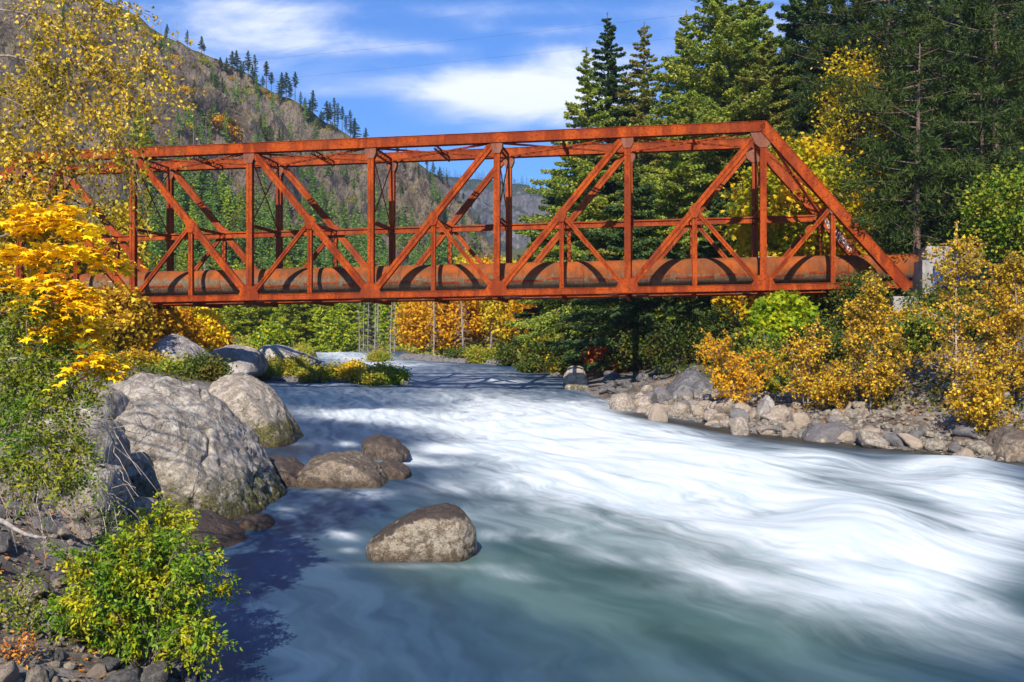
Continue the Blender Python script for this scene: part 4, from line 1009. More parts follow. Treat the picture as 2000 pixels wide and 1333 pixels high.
btree('maple_tree', 1530, 565, 55, 1.9, .08, 60, 150, .26, 'maple_green', 'lime green maple tucked under the right end of the bridge', 'maple', seed=5, shape='maple', squash=.5)
btree('cottonwood_tree', 1672, 70, 70, 3.2, .32, 70, 90, .24, 'yellow', 'tall loose yellow cottonwood among the dark pines', 'cottonwood', seed=6, shape='heart')
btree('alder_tree', 1975, 330, 50, 3.0, .10, 90, 110, .20, 'olive', 'yellow green broadleaf tree at the right picture edge above the amber shrubs', 'tree', seed=8, shape='heart')
btree('alder_tree', 1690, 520, 52, 1.6, .10, 45, 90, .18, 'dark_shrub', 'olive shrub crown between the lime maple and the amber birches', 'shrub', seed=9, shape='oval')
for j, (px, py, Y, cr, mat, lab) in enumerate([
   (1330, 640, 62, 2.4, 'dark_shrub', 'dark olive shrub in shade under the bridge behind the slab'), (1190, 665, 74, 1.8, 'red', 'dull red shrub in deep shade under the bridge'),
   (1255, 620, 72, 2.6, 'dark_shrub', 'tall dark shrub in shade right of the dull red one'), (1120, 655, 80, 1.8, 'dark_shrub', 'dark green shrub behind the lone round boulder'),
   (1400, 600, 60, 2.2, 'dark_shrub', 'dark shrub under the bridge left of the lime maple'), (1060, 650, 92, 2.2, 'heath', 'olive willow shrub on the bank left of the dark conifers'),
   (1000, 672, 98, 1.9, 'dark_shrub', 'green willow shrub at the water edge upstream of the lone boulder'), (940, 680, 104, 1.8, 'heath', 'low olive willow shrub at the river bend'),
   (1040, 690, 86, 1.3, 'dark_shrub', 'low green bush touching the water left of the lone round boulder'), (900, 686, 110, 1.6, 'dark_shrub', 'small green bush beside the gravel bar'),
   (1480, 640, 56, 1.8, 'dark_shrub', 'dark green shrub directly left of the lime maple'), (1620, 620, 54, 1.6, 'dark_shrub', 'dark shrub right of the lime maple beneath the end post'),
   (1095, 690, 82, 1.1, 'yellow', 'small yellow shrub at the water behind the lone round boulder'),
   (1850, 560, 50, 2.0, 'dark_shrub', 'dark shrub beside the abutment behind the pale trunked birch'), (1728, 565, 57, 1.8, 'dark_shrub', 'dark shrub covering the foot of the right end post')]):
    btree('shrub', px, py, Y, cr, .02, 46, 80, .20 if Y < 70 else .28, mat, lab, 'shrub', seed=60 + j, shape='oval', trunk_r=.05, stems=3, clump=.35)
for j, (px, py, Y, cr, lab) in enumerate([(1640, 640, 50, 1.6, 'dark shrub behind the gap left of the narrow topped birch'), (1790, 640, 48, 1.7, 'dark shrub behind the low olive willow'),
   (1935, 600, 45, 1.9, 'dark shrub behind the gap right of the pale trunked birch'), (1510, 680, 51, 1.4, 'dark shrub between the golden shrub and the rounded amber one')]):
    btree('shrub', px, py, Y, cr, .02, 46, 80, .18, 'dark_shrub', lab, 'shrub', seed=660 + j, shape='oval', trunk_r=.05, stems=3, clump=.35)
# low clumps on the islands and flat banks
for j, (px, py, yb, w_, mat, lab) in enumerate([
   (525, 700, 738, 70, 'heath', 'olive heath clump at the left end of the small river island'), (578, 698, 738, 56, 'heath', 'olive brown clump second from the left on the small river island'),
   (690, 708, 744, 48, 'yellow', 'brightest yellow clump on the small river island'), (735, 714, 748, 60, 'heath', 'brownish clump right of the yellow one on the river island'), (770, 718, 748, 40, 'bush', 'green clump at the right tip of the river island'),
   (640, 720, 742, 60, 'heath', 'low olive clump in the gap in the middle of the river island'), (610, 722, 742, 40, 'heath', 'lowest clump of the river island beside a tan stone'),
   (320, 722, 760, 90, 'heath', 'olive grass clump between the huge boulder and the pointed one'), (270, 700, 760, 70, 'amber', 'amber shrub left of the pointed pale boulder'),
   (400, 700, 745, 70, 'dark_shrub', 'dark bush above the rounded mossy footed boulder'), (740, 690, 706, 40, 'heath', 'small reddish clump at the tip of the gravel bar')]):
    Y = float(np.interp(yb, [700, 706, 738, 748, 760], [118, 110, 76, 70, 60])) if yb < 760 else 55
    if px < 500: Y = 52
    X = (px - CX) / F * Y; z = max(gz(X, Y), float(zw(Y)) - .1) - .05 if px < 500 else (CY - yb) / F * Y - .15
    H = (CY - py) / F * Y - z; tm, cm = broad_mb(H, w_ / F * Y * .62, 0, 40, 90, .20, 140 + j, trunk_r=.03, shape='oval', stems=4, clump=.4)
    tree('heath_clump' if mat == 'heath' else 'shrub', (X, Y, z), lab, 'shrub', None, tm, cm, M['twig'], M[mat])
# island of stones carrying those clumps
pt = []
for _ in range(900):
    px = rg.uniform(495, 790); Y = float(np.interp(px, [495, 790], [77, 71])) + rg.normal(0, .7); X = (px - CX) / F * Y; pt.append((X, Y, float(zw(Y)) + rg.uniform(-.15, .18)))
pebbles('gravel', pt, .12, .42, M['rubble_sun'], 'stony river island carrying the heath clumps')

# mid distance trees seen under and through the bridge
MID = [
 (60, 330, 66, 3.4, 'yellow', 'yellow tree left of the bridge behind the orange maple'),
 (232, 372, 78, 3.0, 'yellow', 'bright yellow poplar seen through the leftmost panels'),
 (170, 440, 74, 2.6, 'yellow', 'yellow tree left of the bright poplar behind the bridge end'),
 (290, 585, 66, 2.6, 'gold', 'golden tree right under the bridge left end'),
 (340, 590, 72, 2.2, 'gold', 'golden orange tree above the pointed pale boulder'),
 (395, 600, 80, 2.2, 'maple_gold', 'orange tree with red twigs above the long pale rock'),
 (235, 560, 58, 2.2, 'amber', 'brown amber tree at the left river bank under the bridge'),
 (420, 640, 84, 1.6, 'red', 'small red shrub right of the orange tree'),
 (830, 575, 125, 4.2, 'gold', 'amber cottonwood under the bridge, leftmost of the amber grove'),
 (890, 545, 122, 4.4, 'gold', 'amber cottonwood second from the left in the upstream grove'),
 (945, 500, 124, 4.6, 'gold', 'golden cottonwood whose top shows above the pipe, tallest of the grove'),
 (1000, 515, 118, 4.4, 'yellow', 'amber cottonwood right of the tallest golden one'),
 (1050, 500, 112, 4.0, 'gold', 'golden cottonwood beside the dark conifers at the right end of the grove'),
 (1110, 540, 100, 3.4, 'amber', 'shaded amber tree in front of the dark conifers under the bridge'),
 (910, 480, 150, 4.2, 'yellow', 'yellow poplar top above the pipe behind the grove'),
 (985, 488, 150, 3.6, 'yellow', 'second yellow poplar top above the pipe behind the grove'),
 (660, 620, 150, 3.2, 'bush', 'lime yellow round tree left of the grey snags'),
 (530, 640, 120, 2.6, 'bush', 'lime tree on the far left bank below the bridge'),
]
for j, (px, py, Y, cr, mat, lab) in enumerate(MID):
    btree('broadleaf_tree', px, py, Y, cr, .05, 90, 90, .30 if Y < 90 else .42, mat, lab, 'tree', seed=200 + j, shape='heart', top_taper=.35, clump=.26)

# far conifers: a few meshes, many trees
FAR = {}
def far_protos(key, mat, specs):
    L_ = []
    for k, (H, r, z0, nb, pts, size) in enumerate(specs):
        tm, cm = conifer_mb(H, r, z0, nb, pts, size, 500 + k + len(key), droop=.2, ragged=.4)
        mb = MB()
        for (kk, mi), v in tm.F.items():
            for f in v: mb.F.setdefault((kk, 0), []).append(f)
        mb.V = tm.V + cm.V; n0 = tm.n
        for (kk, mi), v in cm.F.items():
            for f in v: mb.F.setdefault((kk, 1), []).append(f + n0)
        mb.n = tm.n + cm.n
        L_.append(mb.mesh('conifer', [M['bark'], M[mat]]))
    FAR[key] = L_
sp = [(16, 3.3, .04, 110, 60, .62), (16, 2.8, .08, 100, 60, .6), (16, 3.7, .02, 120, 60, .65), (16, 2.3, .15, 90, 48, .6)]
far_protos('green', 'far_fir', sp); far_protos('lime', 'far_fir_lime', sp)
far_protos('ridge', 'fir_dark', [(16, 1.9, .35, 60, 34, .7), (16, 1.5, .5, 44, 30, .7), (16, 2.4, .2, 80, 40, .7), (16, 1.3, .25, 60, 26, .6)])
far_protos('dark', 'fir_dark', sp)
def far_tree(key, x, y, z, H, label, group, name='conifer', cat='conifer', w=1.0):
    L_ = FAR[key]; o = bpy.data.objects.new(name, L_[rg.integers(len(L_))]); COL.objects.link(o)
    o.location = (x, y, z); o.rotation_euler = (0, 0, rg.uniform(0, 6.28)); o.scale = (H / 16 * w, H / 16 * w, H / 16); return tag(o, label, cat, group)
rg = np.random.default_rng(77)
def on_hill(Hm, rows, px, v):
    """vertex of a hill grid closest to column px at height fraction v"""
    j = int(v * (rows - 1)); row = Hm[j]; c = CX + F * row[:, 0] / row[:, 1]; return row[int(np.argmin(abs(c - px)))]
# ridge line trees
for px in [232, 328, 366, 395, 398, 432, 440, 452, 462, 468, 476, 486, 492, 500, 512, 520, 530, 545, 552, 560, 566, 578, 588, 598, 604, 612, 622, 630, 638, 645, 652, 660, 668, 676, 684, 692, 715, 745, 790, 815, 832, 846, 858, 872, 888, 905, 920, 935, 947]:
    p = on_hill(H1, H1r, px, rg.uniform(.955, 1.0)); sparse = px < 420 or (700 < px < 800)
    far_tree('ridge', p[0], p[1], p[2] - .4, rg.uniform(4.5, 7) if sparse or px > 790 else rg.uniform(6.5, 11.5), 'one of the dark conifers standing on the ridge of the left mountainside', 'conifers on the ridge line', w=rg.uniform(1.1, 1.6))
# hillside conifers
n = 0
while n < 70:
    px = rg.uniform(60, 940); v = rg.uniform(.5, .97); p = on_hill(H1, H1r, px, v)
    if fbm(np.array([[p[0] * .03, p[2] * .05, 3.]]), 2)[0] < .02: continue
    far_tree('ridge' if rg.random() < .4 else 'green', p[0], p[1], p[2] - .4, rg.uniform(5, 9), 'one of the scattered conifers on the rocky upper mountainside', 'scattered conifers on the mountainside'); n += 1
# forest at the foot of the mountain: the nearest trees are objects
spots = []
for _ in range(175):
    px = rg.uniform(250, 960); Y = rg.uniform(165, 240); X = (px - CX) / F * Y; spots.append((X, Y))
for _ in range(70):
    px = rg.uniform(-60, 380); Y = rg.uniform(125, 165); X = (px - CX) / F * Y; spots.append((X, Y))
spots.sort(key=lambda q: -q[1])
def hill_z(X, Y):
    d = (H1[:H1r, :, 0] - X) ** 2 + (H1[:H1r, :, 1] - Y) ** 2; k = np.unravel_index(np.argmin(d), d.shape)
    return H1[k][2] if d[k] < 40 else -99
for (X, Y) in spots:
    px = CX + F * X / Y; z = max(gz(X, Y), hill_z(X, Y)) - .5
    lime = (rg.random() < .38) and px < 760
    far_tree('lime' if lime else 'green', X, Y, z, rg.uniform(11, 17) * (1.0 if px < 750 else .8) * (.8 if Y < 165 else 1), 'one of the light lime green conifers mixed into the valley forest' if lime else 'one of the mid green conifers of the valley forest behind the bridge',
             'lime conifers of the valley forest' if lime else 'green conifers of the valley forest', w=rg.uniform(.85, 1.15))
# lime lit row right at the upstream bank
for k, px in enumerate(np.linspace(432, 700, 17)):
    Y = rg.uniform(150, 164); px = px + rg.uniform(-6, 6); X = (px - CX) / F * Y
    far_tree('lime', X, Y, gz(X, Y) - .3, rg.uniform(10, 14.5), 'one of the sunlit lime green conifers lining the upstream bank', 'sunlit conifers lining the upstream bank', w=1.15)
for px in (770, 790, 812, 748): 
    Y = rg.uniform(158, 170); X = (px - CX) / F * Y
    far_tree('lime', X, Y, gz(X, Y) - .3, rg.uniform(9, 13), 'one of the lime conifers right of the grey snags', 'lime conifers right of the snags')
# remaining forest as one mass
def forest(name, pts, label, mat, nv=3, pts_n=26, nb=46):
    base = []
    for k in range(nv):
        tm, cm = conifer_mb(16, 2.8, .05, nb, pts_n, 1.0, 900 + k, droop=.2, ragged=.45); base.append((np.concatenate(cm.V), [np.concatenate(v) for v in cm.F.values()][0]))
    mb = MB()
    for (x, y, z, H) in pts:
        V, Fc = base[rg.integers(nv)]; a = rg.uniform(0, 6.28); c, s_ = math.cos(a), math.sin(a)
        v = V * H / 16; v = np.stack([v[:, 0] * c - v[:, 1] * s_ + x, v[:, 0] * s_ + v[:, 1] * c + y, v[:, 2] + z], -1); mb.add(v, Fc)
    tag(mb.build(name, M[mat]), label, 'forest', kind='stuff')
pts = []
while len(pts) < 460:
    px = rg.uniform(240, 960); v = rg.beta(1.2, 2.2) * .75; p = on_hill(H1, H1r, px, v)
    lim = np.interp(px, [240, 420, 560, 700, 900], [.26, .42, .52, .66, .8])
    if v > lim and rg.random() < .8: continue
    pts.append((p[0], p[1], p[2] - .6, rg.uniform(8, 14)))
for _ in range(170):
    px = rg.uniform(60, 940); v = rg.uniform(.4, .97); p = on_hill(H1, H1r, px, v)
    if fbm(np.array([[p[0] * .035, p[2] * .05, 13.]]), 2)[0] > .04: pts.append((p[0], p[1], p[2] - .4, rg.uniform(4, 9)))
forest('forest', pts, 'dense green conifer forest covering the lower mountainside', 'far_fir')
pts = []
for _ in range(230):
    px = rg.uniform(1080, 2150); v = rg.uniform(0, 1); p = on_hill(H4, H4r, px, v); pts.append((p[0], p[1], p[2] - .5, rg.uniform(13, 22)))
for _ in range(60):
    px = rg.uniform(1090, 2100); Y = rg.uniform(88, 130); X = (px - CX) / F * Y; pts.append((X, Y, gz(X, Y) - .4, rg.uniform(13, 20)))
forest('forest', pts, 'dark conifer forest behind the big trees of the right bank', 'fir_dark')
pts = []
for _ in range(420):
    px = rg.uniform(840, 1150); v = rg.choice([rg.uniform(.93, 1.0), rg.uniform(.1, .6)]); p = on_hill(H3, H3r, px, v); pts.append((p[0], p[1], p[2] - 2, rg.uniform(9, 16)))
forest('forest', pts, 'tiny trees on top of and below the distant blue cliffs', 'fir_dark', 2, 8, 24)
# autumn shrubs on the mountainside
for j in range(3):
    pass
shm = []
for k, mt in enumerate(('gold', 'dark_shrub', 'amber', 'heath')):
    tm, cm = broad_mb(2.6, 1.8, 0, 16, 26, .55, 330 + k, trunk_r=.05, shape='spray', stems=2, clump=.5); shm.append(cm.mesh('shrub', M[mt]))
def far_shrub(p, k, s, label, group):
    o = bpy.data.objects.new('shrub', shm[k]); COL.objects.link(o); o.location = (p[0], p[1], p[2] - .2); o.rotation_euler = (0, 0, rg.uniform(0, 6.28)); o.scale = (s, s, s * rg.uniform(.8, 1.3)); tag(o, label, 'shrub', group)
for (px, py, s, lab) in ((401, 222, 2.3, 'brightest orange round shrub on the mountainside above the bridge'), (420, 256, 1.8, 'orange shrub just below the brightest one'), (445, 270, 2.0, 'pale orange shrub low on the mountainside above the top chord'),
                         (365, 185, 1.2, 'orange shrub above and left of the brightest one'), (340, 150, 1.4, 'orange shrub high on the left mountainside'), (342, 127, 1.3, 'topmost orange shrub of the left mountainside')):
    best = None
    A = H1[:H1r].reshape(-1, 3); e = (CX + F * A[:, 0] / A[:, 1] - px) ** 2 + (CY - F * A[:, 2] / A[:, 1] - py) ** 2; p = A[int(np.argmin(e))]
    far_shrub(p, 0, s, lab, None)
for k in range(150):
    px = rg.uniform(80, 700); v = rg.uniform(.45, .98); p = on_hill(H1, H1r, px, v); q = rg.choice([1, 1, 3, 3, 2], 1)[0]
    if fbm(np.array([[p[0] * .025, p[2] * .06, 9.]]), 2)[0] < -.05: continue
    far_shrub(p, int(q), rg.uniform(.5, 1.1), {1: 'one of the dark olive shrubs dotting the rocky mountainside', 3: 'one of the pale olive brush clumps on the mountainside', 2: 'one of the rust coloured shrubs on the mountainside'}[int(q)], {1: 'dark olive shrubs of the mountainside', 3: 'pale brush of the mountainside', 2: 'rust coloured shrubs of the mountainside'}[int(q)])
# grey snags
def snag_mesh(seed, H=14, twigs=50, r=.16):
    rg2 = np.random.default_rng(seed); mb = MB(); t = np.linspace(0, 1, 6); tube(mb, [[.3 * math.sin(q * 2 + seed), .2 * q, H * q] for q in t], r * (1 - .85 * t), 6)
    for k in range(twigs):
        h = rg2.uniform(.12, .96) * H; a = rg2.uniform(0, 6.28); L = rg2.uniform(.5, 2.2) * (1.1 - h / H); p = np.array([.3 * math.sin(h / H * 2 + seed), .2 * h / H, h])
        tube(mb, [p, p + [math.cos(a) * L * .6, math.sin(a) * L * .6, -.1 * L], p + [math.cos(a) * L, math.sin(a) * L, -.45 * L]], [.035, .025, .012], 3)
    return mb.mesh('snag', M['bark_grey'], True)
sn = [snag_mesh(k, twigs=80) for k in range(3)]
for k, px in enumerate((702, 712, 720, 731, 738, 764, 770)):
    Y = 148 + rg.uniform(-4, 4); X = (px - CX) / F * Y; o = bpy.data.objects.new('dead_tree', sn[k % 3]); COL.objects.link(o); s = rg.uniform(.65, .95); o.location = (X, Y, gz(X, Y) - .2); o.scale = (s * .8, s * .8, s); o.rotation_euler = (0, 0, rg.uniform(0, 6))
    tag(o, 'one of the bare grey snags clustered by the upstream water' if k < 5 else 'one of the two bare grey snags right of the main snag cluster', 'dead tree', 'grey snags by the upstream water' if k < 5 else 'two grey snags right of the cluster')
for k in range(46):
    px = rg.uniform(200, 640); v = rg.uniform(.4, .99); p = on_hill(H1, H1r, px, v); o = bpy.data.objects.new('dead_tree', sn[k % 3]); COL.objects.link(o); s = rg.uniform(.3, .6); o.location = (p[0], p[1], p[2] - .3); o.scale = (s, s, s)
    tag(o, 'one of the thin dead trunks left standing on the mountainside', 'dead tree', 'dead trunks on the mountainside')
for k, (px, Y) in enumerate(((300, 150), (418, 148), (500, 160), (615, 165), (850, 124), (905, 121), (960, 122), (1015, 117))):   # pale trunks in the grove
    X = (px - CX) / F * Y; o = bpy.data.objects.new('dead_tree', sn[k % 3]); COL.objects.link(o); o.location = (X, Y - 5, gz(X, Y) - .2); s = rg.uniform(.7, .9); o.scale = (s, s, s)
    tag(o, 'one of the pale thin trunks standing in front of the upstream trees', 'dead tree', 'pale trunks before the upstream trees')

# ------------------------------------------------------------------ foreground plants on the left bank
def spline(P, n=14):
    P = np.asarray(P, float)
    t = np.linspace(0, len(P) - 1, n); i = np.clip(t.astype(int), 0, len(P) - 2); f = (t - i)[:, None]
    P0 = P[np.clip(i - 1, 0, len(P) - 1)]; P1 = P[i]; P2 = P[i + 1]; P3 = P[np.clip(i + 2, 0, len(P) - 1)]
    return .5 * (2 * P1 + (P2 - P0) * f + (2 * P0 - 5 * P1 + 4 * P2 - P3) * f ** 2 + (3 * P1 - P0 - 3 * P2 + P3) * f ** 3)
def limb_plant(name, label, cat, limbs, base, twigs, tlen, droop, nleaf, lsize, shape, leafm, woodm, seed, r0=.04, upb=.3, spread=.35, twr=.005, layered=0.0, stretch=0.0, bare=0.0, t0=.15):
    """limbs: lists of world points. Twigs sprout from them and carry the leaves"""
    rg2 = np.random.default_rng(seed); tm = MB(); cm = MB(); PL, DL = [], []; b = np.asarray(base, float)
    for li, lm in enumerate(limbs):
        pts, dens = lm[0], lm[1]; rr = r0 * (lm[2] if len(lm) > 2 else 1)
        S = spline(np.array(pts) - b, 16); tube(tm, S, np.linspace(rr, rr * .25, 16), 6 if rr > .008 else 4)
        for _ in range(int(twigs * dens)):
            s_ = rg2.uniform(t0, 1.0); q = s_ * 15; i = min(int(q), 14); p = S[i] + (S[i + 1] - S[i]) * (q - i); d = S[i + 1] - S[i]; d /= np.linalg.norm(d)
            v = d * .7 + rg2.normal(size=3) * [1, 1, 1 - layered] * .8; v /= np.linalg.norm(v); L = tlen * rg2.uniform(.4, 1.25)
            t = np.linspace(0, 1, 5)[:, None]; T = p + v * L * t + np.array([0, 0, -droop * L]) * t ** 2 + rg2.normal(0, .03 * L, (5, 3)) * t
            tube(tm, T, np.linspace(twr, twr * .4, 5), 3)
            if rg2.random() < bare: continue
            n = max(3, int(nleaf * L / tlen)); u = rg2.uniform(.1, 1.02, n); k = np.clip((u * 4).astype(int), 0, 3); f = (u * 4 - k)[:, None]
            P = T[k] + (T[k + 1] - T[k]) * f; off = rg2.normal(size=(n, 3)) * [1, 1, 1 - layered * .8]; P = P + off * spread * tlen * .28
            PL.append(P); DL.append(np.tile(v, (n, 1)) * .8 + off * .7 + [0, 0, -stretch])
    leaves(cm, np.concatenate(PL), lsize, shape, upb, rg2, np.concatenate(DL), .4)
    r = empty(name, tuple(b), label, cat); tm.build('branches', M[woodm], r, smooth=True); cm.build('foliage', M[leafm], r); return r
# amber birches and willows on the right bank: stems, ascending branches and leafy twigs
def stem_plant(name, cat, px, py, Y, spread, label, seed, mat, wood, nb=22, stems=1, leaf=.125, twigs=12, nleaf=17, r0=.035, low=.06, bend=.55):
    x, y, z = place(px, Y); H = (CY - py) / F * Y - z; b = np.array([x, y, z]); rg2 = np.random.default_rng(seed); limbs = []
    for q in range(stems):
        off = rg2.normal(0, .16 * spread, 2) if stems > 1 else np.zeros(2); hh = H * (1 if q == 0 else rg2.uniform(.6, .95))
        top = b + [off[0] * 2.2, off[1] * 2.2, hh]; mid = b + [off[0] * .9, off[1] * .9, hh * .5] + rg2.normal(0, .05, 3)
        limbs.append(([b + [off[0] * .2, off[1] * .2, 0], mid, top], .8))
        for k in range(nb // stems):
            f = low + (1 - low) * rg2.uniform(0, .93); p = b + (top - b) * f; a = rg2.uniform(0, 6.28); L = spread * (1 - f) ** bend * rg2.uniform(.55, 1.2)
            d = np.array([math.cos(a), math.sin(a), 0]); limbs.append(([p, p + d * L * .5 + [0, 0, L * .28], p + d * L + [0, 0, L * rg2.uniform(.35, .9)]], 1 if L > .4 * spread else .6, .38))
    o = limb_plant(name, label, cat, limbs, b, twigs, .55, .12, nleaf, leaf, 'heart', mat, wood, seed, r0=r0, upb=.15, spread=.42, twr=.007, t0=.12)
    o['group'] = 'amber birches and shrubs on the right bank'; return o
stem_plant('birch_tree', 'birch', 1700, 532, 41, 1.75, 'amber birch with narrow top reaching the bottom chord of the bridge', 11, 'amber', 'bark_grey', nb=46, twigs=14)
stem_plant('birch_tree', 'birch', 1868, 436, 38.5, 1.75, 'sparse amber birch with pale bare trunk reaching above the pipe', 12, 'amber', 'twig_pale', nb=44, twigs=11, r0=.045, nleaf=12)
stem_plant('birch_tree', 'birch', 1978, 500, 37.5, 1.7, 'amber birch at the right picture edge beside the pale trunked one', 13, 'amber', 'bark_grey', nb=46, twigs=14)
stem_plant('willow', 'willow', 1792, 600, 46, 1.5, 'low olive willow between the two tall amber birches', 18, 'olive', 'bark_grey', nb=30, stems=3)
stem_plant('shrub', 'shrub', 1575, 628, 43.5, 1.35, 'rounded amber shrub below the lime green maple', 14, 'amber', 'bark_grey', nb=30, stems=3)
stem_plant('shrub', 'shrub', 1440, 668, 46, 1.7, 'wide golden shrub overhanging the sunlit stones, leftmost of the amber ones', 15, 'gold', 'bark_grey', nb=34, stems=4, bend=.35)
stem_plant('shrub', 'shrub', 1915, 700, 35, 1.25, 'low amber shrub in front of the pale trunked birch', 16, 'amber', 'bark_grey', nb=26, stems=3, bend=.35)
stem_plant('shrub', 'shrub', 1640, 705, 42, .95, 'small amber shrub left of the narrow topped birch', 17, 'amber', 'bark_grey', nb=18, stems=3)
stem_plant('shrub', 'shrub', 1500, 640, 48, 1.1, 'olive yellow shrub between the wide golden shrub and the rounded amber one', 19, 'olive', 'bark_grey', nb=24, stems=3)
A = at
# yellow cottonwood hanging in from the upper left
base = A(-330, 1150, 15)
limbs = [([A(-330, 1150, 15), A(-330, 600, 15), A(-300, 100, 15), A(-240, -250, 15.5)], .05)]
for (pts, dn) in (
    ([(-300, 150, 15), (-150, 60, 14.6), (0, 20, 14.4), (120, 60, 14), (200, 130, 13.8), (262, 215, 13.6)], 1.2),
    ([(-300, 60, 15), (-120, -60, 15), (60, -50, 14.6), (180, 0, 14.2), (245, 50, 14), (285, 125, 13.8)], 1.15),
    ([(-300, 200, 15), (-120, 130, 14.4), (20, 110, 14), (130, 160, 13.8), (205, 240, 13.6), (250, 330, 13.4)], 1.2),
    ([(-300, 250, 15), (-120, 190, 14.2), (0, 190, 13.6), (70, 230, 13.4), (120, 300, 13.2)], .9),
    ([(-300, 300, 15), (-120, 260, 14.6), (-10, 270, 14), (60, 330, 13.6), (100, 410, 13.4)], 1.1),
    ([(-300, 330, 15), (-140, 320, 13.8), (-20, 340, 13.4), (40, 400, 13.2), (70, 450, 13)], .9),
    ([(-300, 180, 15.5), (-150, 170, 16), (-20, 170, 16), (60, 180, 15.8), (90, 240, 15.6)], .8)):
    limbs.append(([A(*q) for q in pts], dn))
limb_plant('cottonwood_tree', 'yellow leaved cottonwood whose branches hang into the upper left corner', 'cottonwood', limbs, base, 52, .95, .42, 38, .058, 'heart', 'cotton', 'twig', 31, r0=.022, upb=.15, spread=.22, stretch=.6, t0=.42)
# orange gold maple
base = A(-260, 1050, 13)
limbs = [([A(-260, 1050, 13), A(-230, 800, 13), A(-200, 600, 13), A(-160, 450, 13)], .05)]
for (pts, dn) in (
    ([(-200, 600, 13), (-80, 500, 12.8), (40, 450, 12.6), (95, 432, 12.4), (140, 440, 12.3)], 1.2),
    ([(-200, 620, 13), (-80, 540, 12.6), (40, 500, 12.4), (105, 490, 12.2), (165, 492, 12)], 1.3),
    ([(-200, 640, 13), (-60, 580, 12.4), (50, 550, 12.2), (110, 555, 12), (155, 580, 11.9)], 1.1),
    ([(-200, 680, 13), (-60, 620, 12.6), (60, 610, 12.4), (130, 640, 12.3), (160, 685, 12.2), (190, 705, 12.1)], 1.25),
    ([(-200, 660, 13), (-60, 590, 13), (60, 590, 12.8), (125, 610, 12.7), (175, 645, 12.6)], 1.0),
    ([(-200, 560, 13), (-80, 470, 13.2), (40, 430, 13), (80, 412, 12.9), (112, 405, 12.8)], .7)):
    limbs.append(([A(*q) for q in pts], dn))
limb_plant('maple_tree', 'orange gold maple spreading layered leaves over the left bank beside the bridge end', 'maple', limbs, base, 33, .55, .25, 18, .125, 'maple', 'maple_gold', 'twig', 32, r0=.022, upb=.9, spread=.36, layered=.75, t0=.38)
# olive shrubs and vines tumbling down the left bank
base = np.array([-7.2, 13.2, gz(-7.2, 13.2) - .1])
limbs = []
for (pts, dn) in (
    ([(-40, 1000, 12.8), (20, 850, 12.6), (60, 740, 12.4), (100, 680, 12.2), (160, 690, 12)], 1), ([(-60, 1000, 12.6), (0, 800, 12.4), (20, 690, 12.2), (40, 620, 12), (80, 590, 12)], 1.1),
    ([(-60, 980, 12.2), (20, 820, 11.8), (80, 790, 11.6), (130, 830, 11.5), (160, 880, 11.5)], 1.1), ([(-60, 980, 12), (-10, 880, 11.6), (60, 860, 11.4), (110, 890, 11.4), (140, 930, 11.4)], 1.0),
    ([(-60, 1000, 12), (0, 920, 11.4), (40, 900, 11.3), (80, 930, 11.2)], .9), ([(-80, 900, 12.4), (-20, 740, 12), (30, 700, 11.8), (80, 720, 11.8), (150, 760, 11.8)], 1.1),
    ([(-80, 900, 12.6), (-30, 660, 12.6), (-10, 600, 12.6), (10, 560, 12.6)], 1.0), ([(-60, 950, 12.2), (10, 780, 12), (50, 760, 11.9), (110, 770, 11.8), (170, 790, 11.8)], 1.0),
    ([(-60, 960, 13), (0, 700, 13.2), (60, 640, 13.2), (110, 660, 13.2)], 1.0)):
    limbs.append(([A(*q) for q in pts], dn))
limb_plant('shrub', 'tangled olive green shrub with thin leaves tumbling down the left bank', 'shrub', limbs, base, 78, .42, .35, 30, .055, 'oval', 'olive', 'twig_pale', 33, r0=.010, upb=.4, spread=.32, twr=.003, t0=.22)
# bright bush at the water's edge
base = A(285, 1285, 12.35); base[2] = gz(base[0], base[1]) - .05
limbs = []
rg3 = np.random.default_rng(8)
for k in range(40):
    a = R(rg3.uniform(8, 172)); rr = rg3.uniform(.72, 1.0); dy_ = rg3.uniform(-.75, .75)
    tip = A(282 + 178 * math.cos(a) * rr + 2, 1222 - 212 * math.sin(a) * rr * (1.0 + .0 * dy_), 12.35) + [0, dy_, 0]; tip = tip
    mid = base + (tip - base) * .5 + [0, dy_ * .2, .25]
    limbs.append(([base + rg3.normal(0, .04, 3), mid, tip], 1))
for k in range(8):
    tip = A(rg3.uniform(120, 440), rg3.uniform(1215, 1290), rg3.uniform(11.6, 12.3)); limbs.append(([base, base + (tip - base) * .5 + [0, 0, .25], tip], 1))
limb_plant('bush', 'bright green bush with yellow leaves at the water edge in the lower left', 'bush', limbs, base, 22, .34, .22, 24, .066, 'oval', 'bush', 'twig', 34, r0=.010, upb=.35, spread=.34, twr=.003, stretch=.9, t0=.32)
# small sprigs on the bank
for k, (px, py, Y, w_, mat, lab) in enumerate(((45, 1110, 11.8, .30, 'olive', 'small green sprig among the stones left of the bright bush'), (30, 1170, 11.0, .25, 'litter', 'small orange leaved sprig near the left picture edge'),
                                            (205, 790, 17.5, .5, 'olive', 'thin green sprig hanging over the shaded boulders'), (245, 1050, 14.0, .3, 'olive', 'small yellow green sprig above the bright bush'),
                                            (20, 1020, 12.2, .4, 'olive', 'low olive sprig by the dead log'))):
    x, y, z = place(px, Y); tm, cm = broad_mb(w_ * 1.3, w_, 0, 14, 26, .05, 400 + k, trunk_r=.006, shape='oval', stems=4, clump=.45); tree('sprig', (x, y, z + .08), lab, 'plant', None, tm, cm, M['twig_pale'], M[mat])
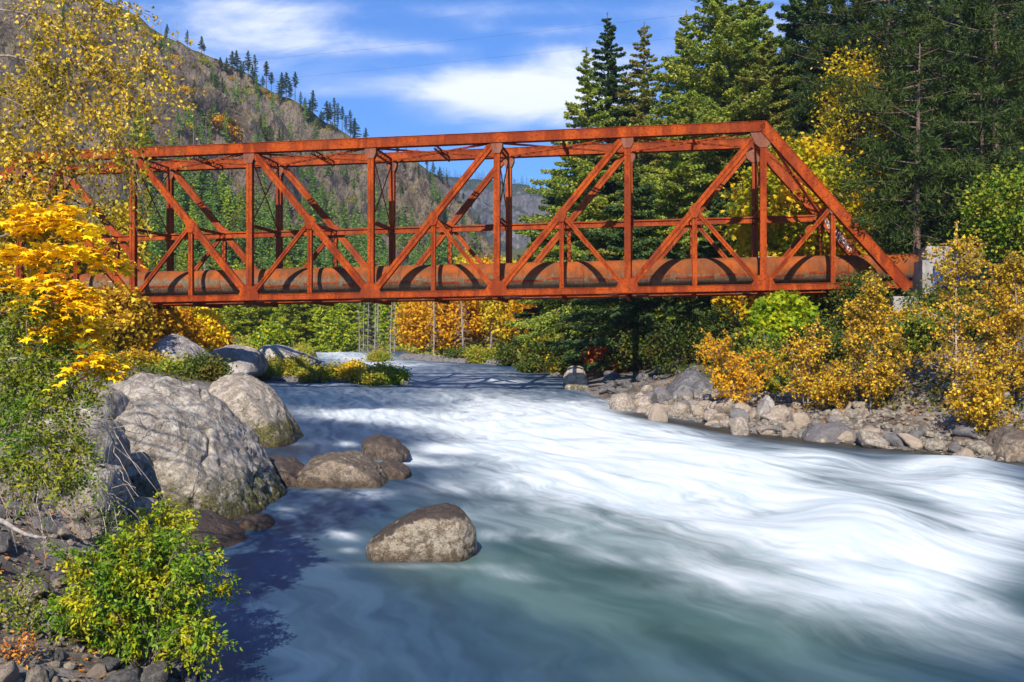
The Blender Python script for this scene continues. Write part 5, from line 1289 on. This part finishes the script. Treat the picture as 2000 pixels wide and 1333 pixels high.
# fallen branches and dead twigs
lg = MB(); a, b = A(-30, 1010, 12.0), A(92, 1055, 11.6); c0 = (a + b) / 2; t = np.linspace(0, 1, 7)
tube(lg, [a + (b - a) * q - c0 + [0, 0, .03 * math.sin(7 * q)] for q in t], np.linspace(.035, .018, 7), 7)
tag(link('fallen_branch', lg.mesh('fallen_branch', M['bark_grey'], True)), 'pale dead branch lying on the stones at the left picture edge', 'branch'); bpy.data.objects['fallen_branch'].location = c0
tw = MB()
for k in range(150):
    p = A(rg.uniform(-20, 235), rg.uniform(800, 1010), rg.uniform(11.6, 13.2)); d = np.array([rg.uniform(-.2, 1), rg.uniform(-.4, .4), rg.uniform(-.9, .5)]); L = rg.uniform(.25, .8); t = np.linspace(0, 1, 6)[:, None]
    d /= np.linalg.norm(d); tube(tw, p + d * L * t + np.array([0, 0, -.35 * L]) * t ** 2 + rg.normal(0, .012, (6, 3)), np.linspace(.0045, .002, 6), 3)
tag(tw.build('dead_twigs', M['twig_pale']), 'tangle of pale dead twigs hanging below the olive shrub', 'twigs', kind='stuff')
# leaf litter
lt = MB(); pts = []
Yv = rg.uniform(9.5, 22, 2600); Xv = xL(Yv) - rg.uniform(.1, 6, 2600); pts = np.stack([Xv, Yv, G(Xv, Yv) + rg.uniform(.0, .10, 2600)], -1)
leaves(lt, pts, .06, 'maple', 1.5, rg); tag(lt.build('leaf_litter', M['litter']), 'fallen orange and brown leaves between the stones of the left bank', 'leaves', kind='stuff')
lt = MB(); pts = []
Yv = rg.uniform(30, 60, 5200); Xv = xR(Yv) + rg.uniform(2.2, 20, 5200); pts = np.stack([Xv, Yv, G(Xv, Yv) + rg.uniform(.0, .12, 5200)], -1)
leaves(lt, pts, .16, 'maple', 1.5, rg); tag(lt.build('leaf_litter', M['litter']), 'fallen leaves on the slope above the right bank stones', 'leaves', kind='stuff')
# ground cover on both banks
gc = MB(); pts = []
Yv = np.concatenate([rg.uniform(30, 64, 20000), rg.uniform(30, 75, 16000)]); Xv = np.concatenate([xR(Yv[:20000]) + rg.uniform(5, 26, 20000), xL(Yv[20000:]) - rg.uniform(3, 26, 16000)])
pts = np.stack([Xv, Yv, G(Xv, Yv) + rg.uniform(0, .5, len(Xv))], -1)
leaves(gc, pts, .22, 'oval', .2, rg); tag(gc.build('undergrowth', M['dark_shrub']), 'low dark green undergrowth on the slopes of both banks', 'undergrowth', kind='stuff')
gc = MB(); pts = []
Yv = rg.uniform(76, 175, 34000); Xv = rg.uniform(-75, 45, 34000); k_ = (Xv < xL(Yv) - .5) | (Xv > xR(Yv) + 1.0); Yv = Yv[k_]; Xv = Xv[k_]
pts = np.stack([Xv, Yv, G(Xv, Yv) + rg.uniform(0, .7, len(Xv))], -1)
leaves(gc, pts, .45, 'oval', .2, rg); tag(gc.build('undergrowth', M['heath']), 'olive grass and low brush on the flat ground upstream', 'undergrowth', kind='stuff')
# trees left of the frame on the near side, they shade the left bridge end
for i, (X, Y, H) in enumerate(((-46, 46, 15), (-41, 40, 12), (-52, 54, 17))):
    o = far_tree('dark', X, Y, gz(X, Y), H, ['tall dark conifer left of the bridge end, outside the picture', 'shorter dark conifer left of the bridge end, outside the picture', 'tallest dark conifer beyond the left bridge end, outside the picture'][i], None)

# ------------------------------------------------------------------ air
hz = MB(); hz.add(box_pts([0, 1190, 240], [1500, 0, 0], [0, 1300, 0], [0, 0, 300]), BOXF)
m, N = newmat('haze_air')
v = N.n('ShaderNodeVolumePrincipled', ins={'Color': (.58, .72, 1.0, 1), 'Density': .00019, 'Anisotropy': .2})
N.n('ShaderNodeOutputMaterial', ins={'Volume': v.outputs[0]})
haze = hz.build('haze', m); tag(haze, kind='stuff')
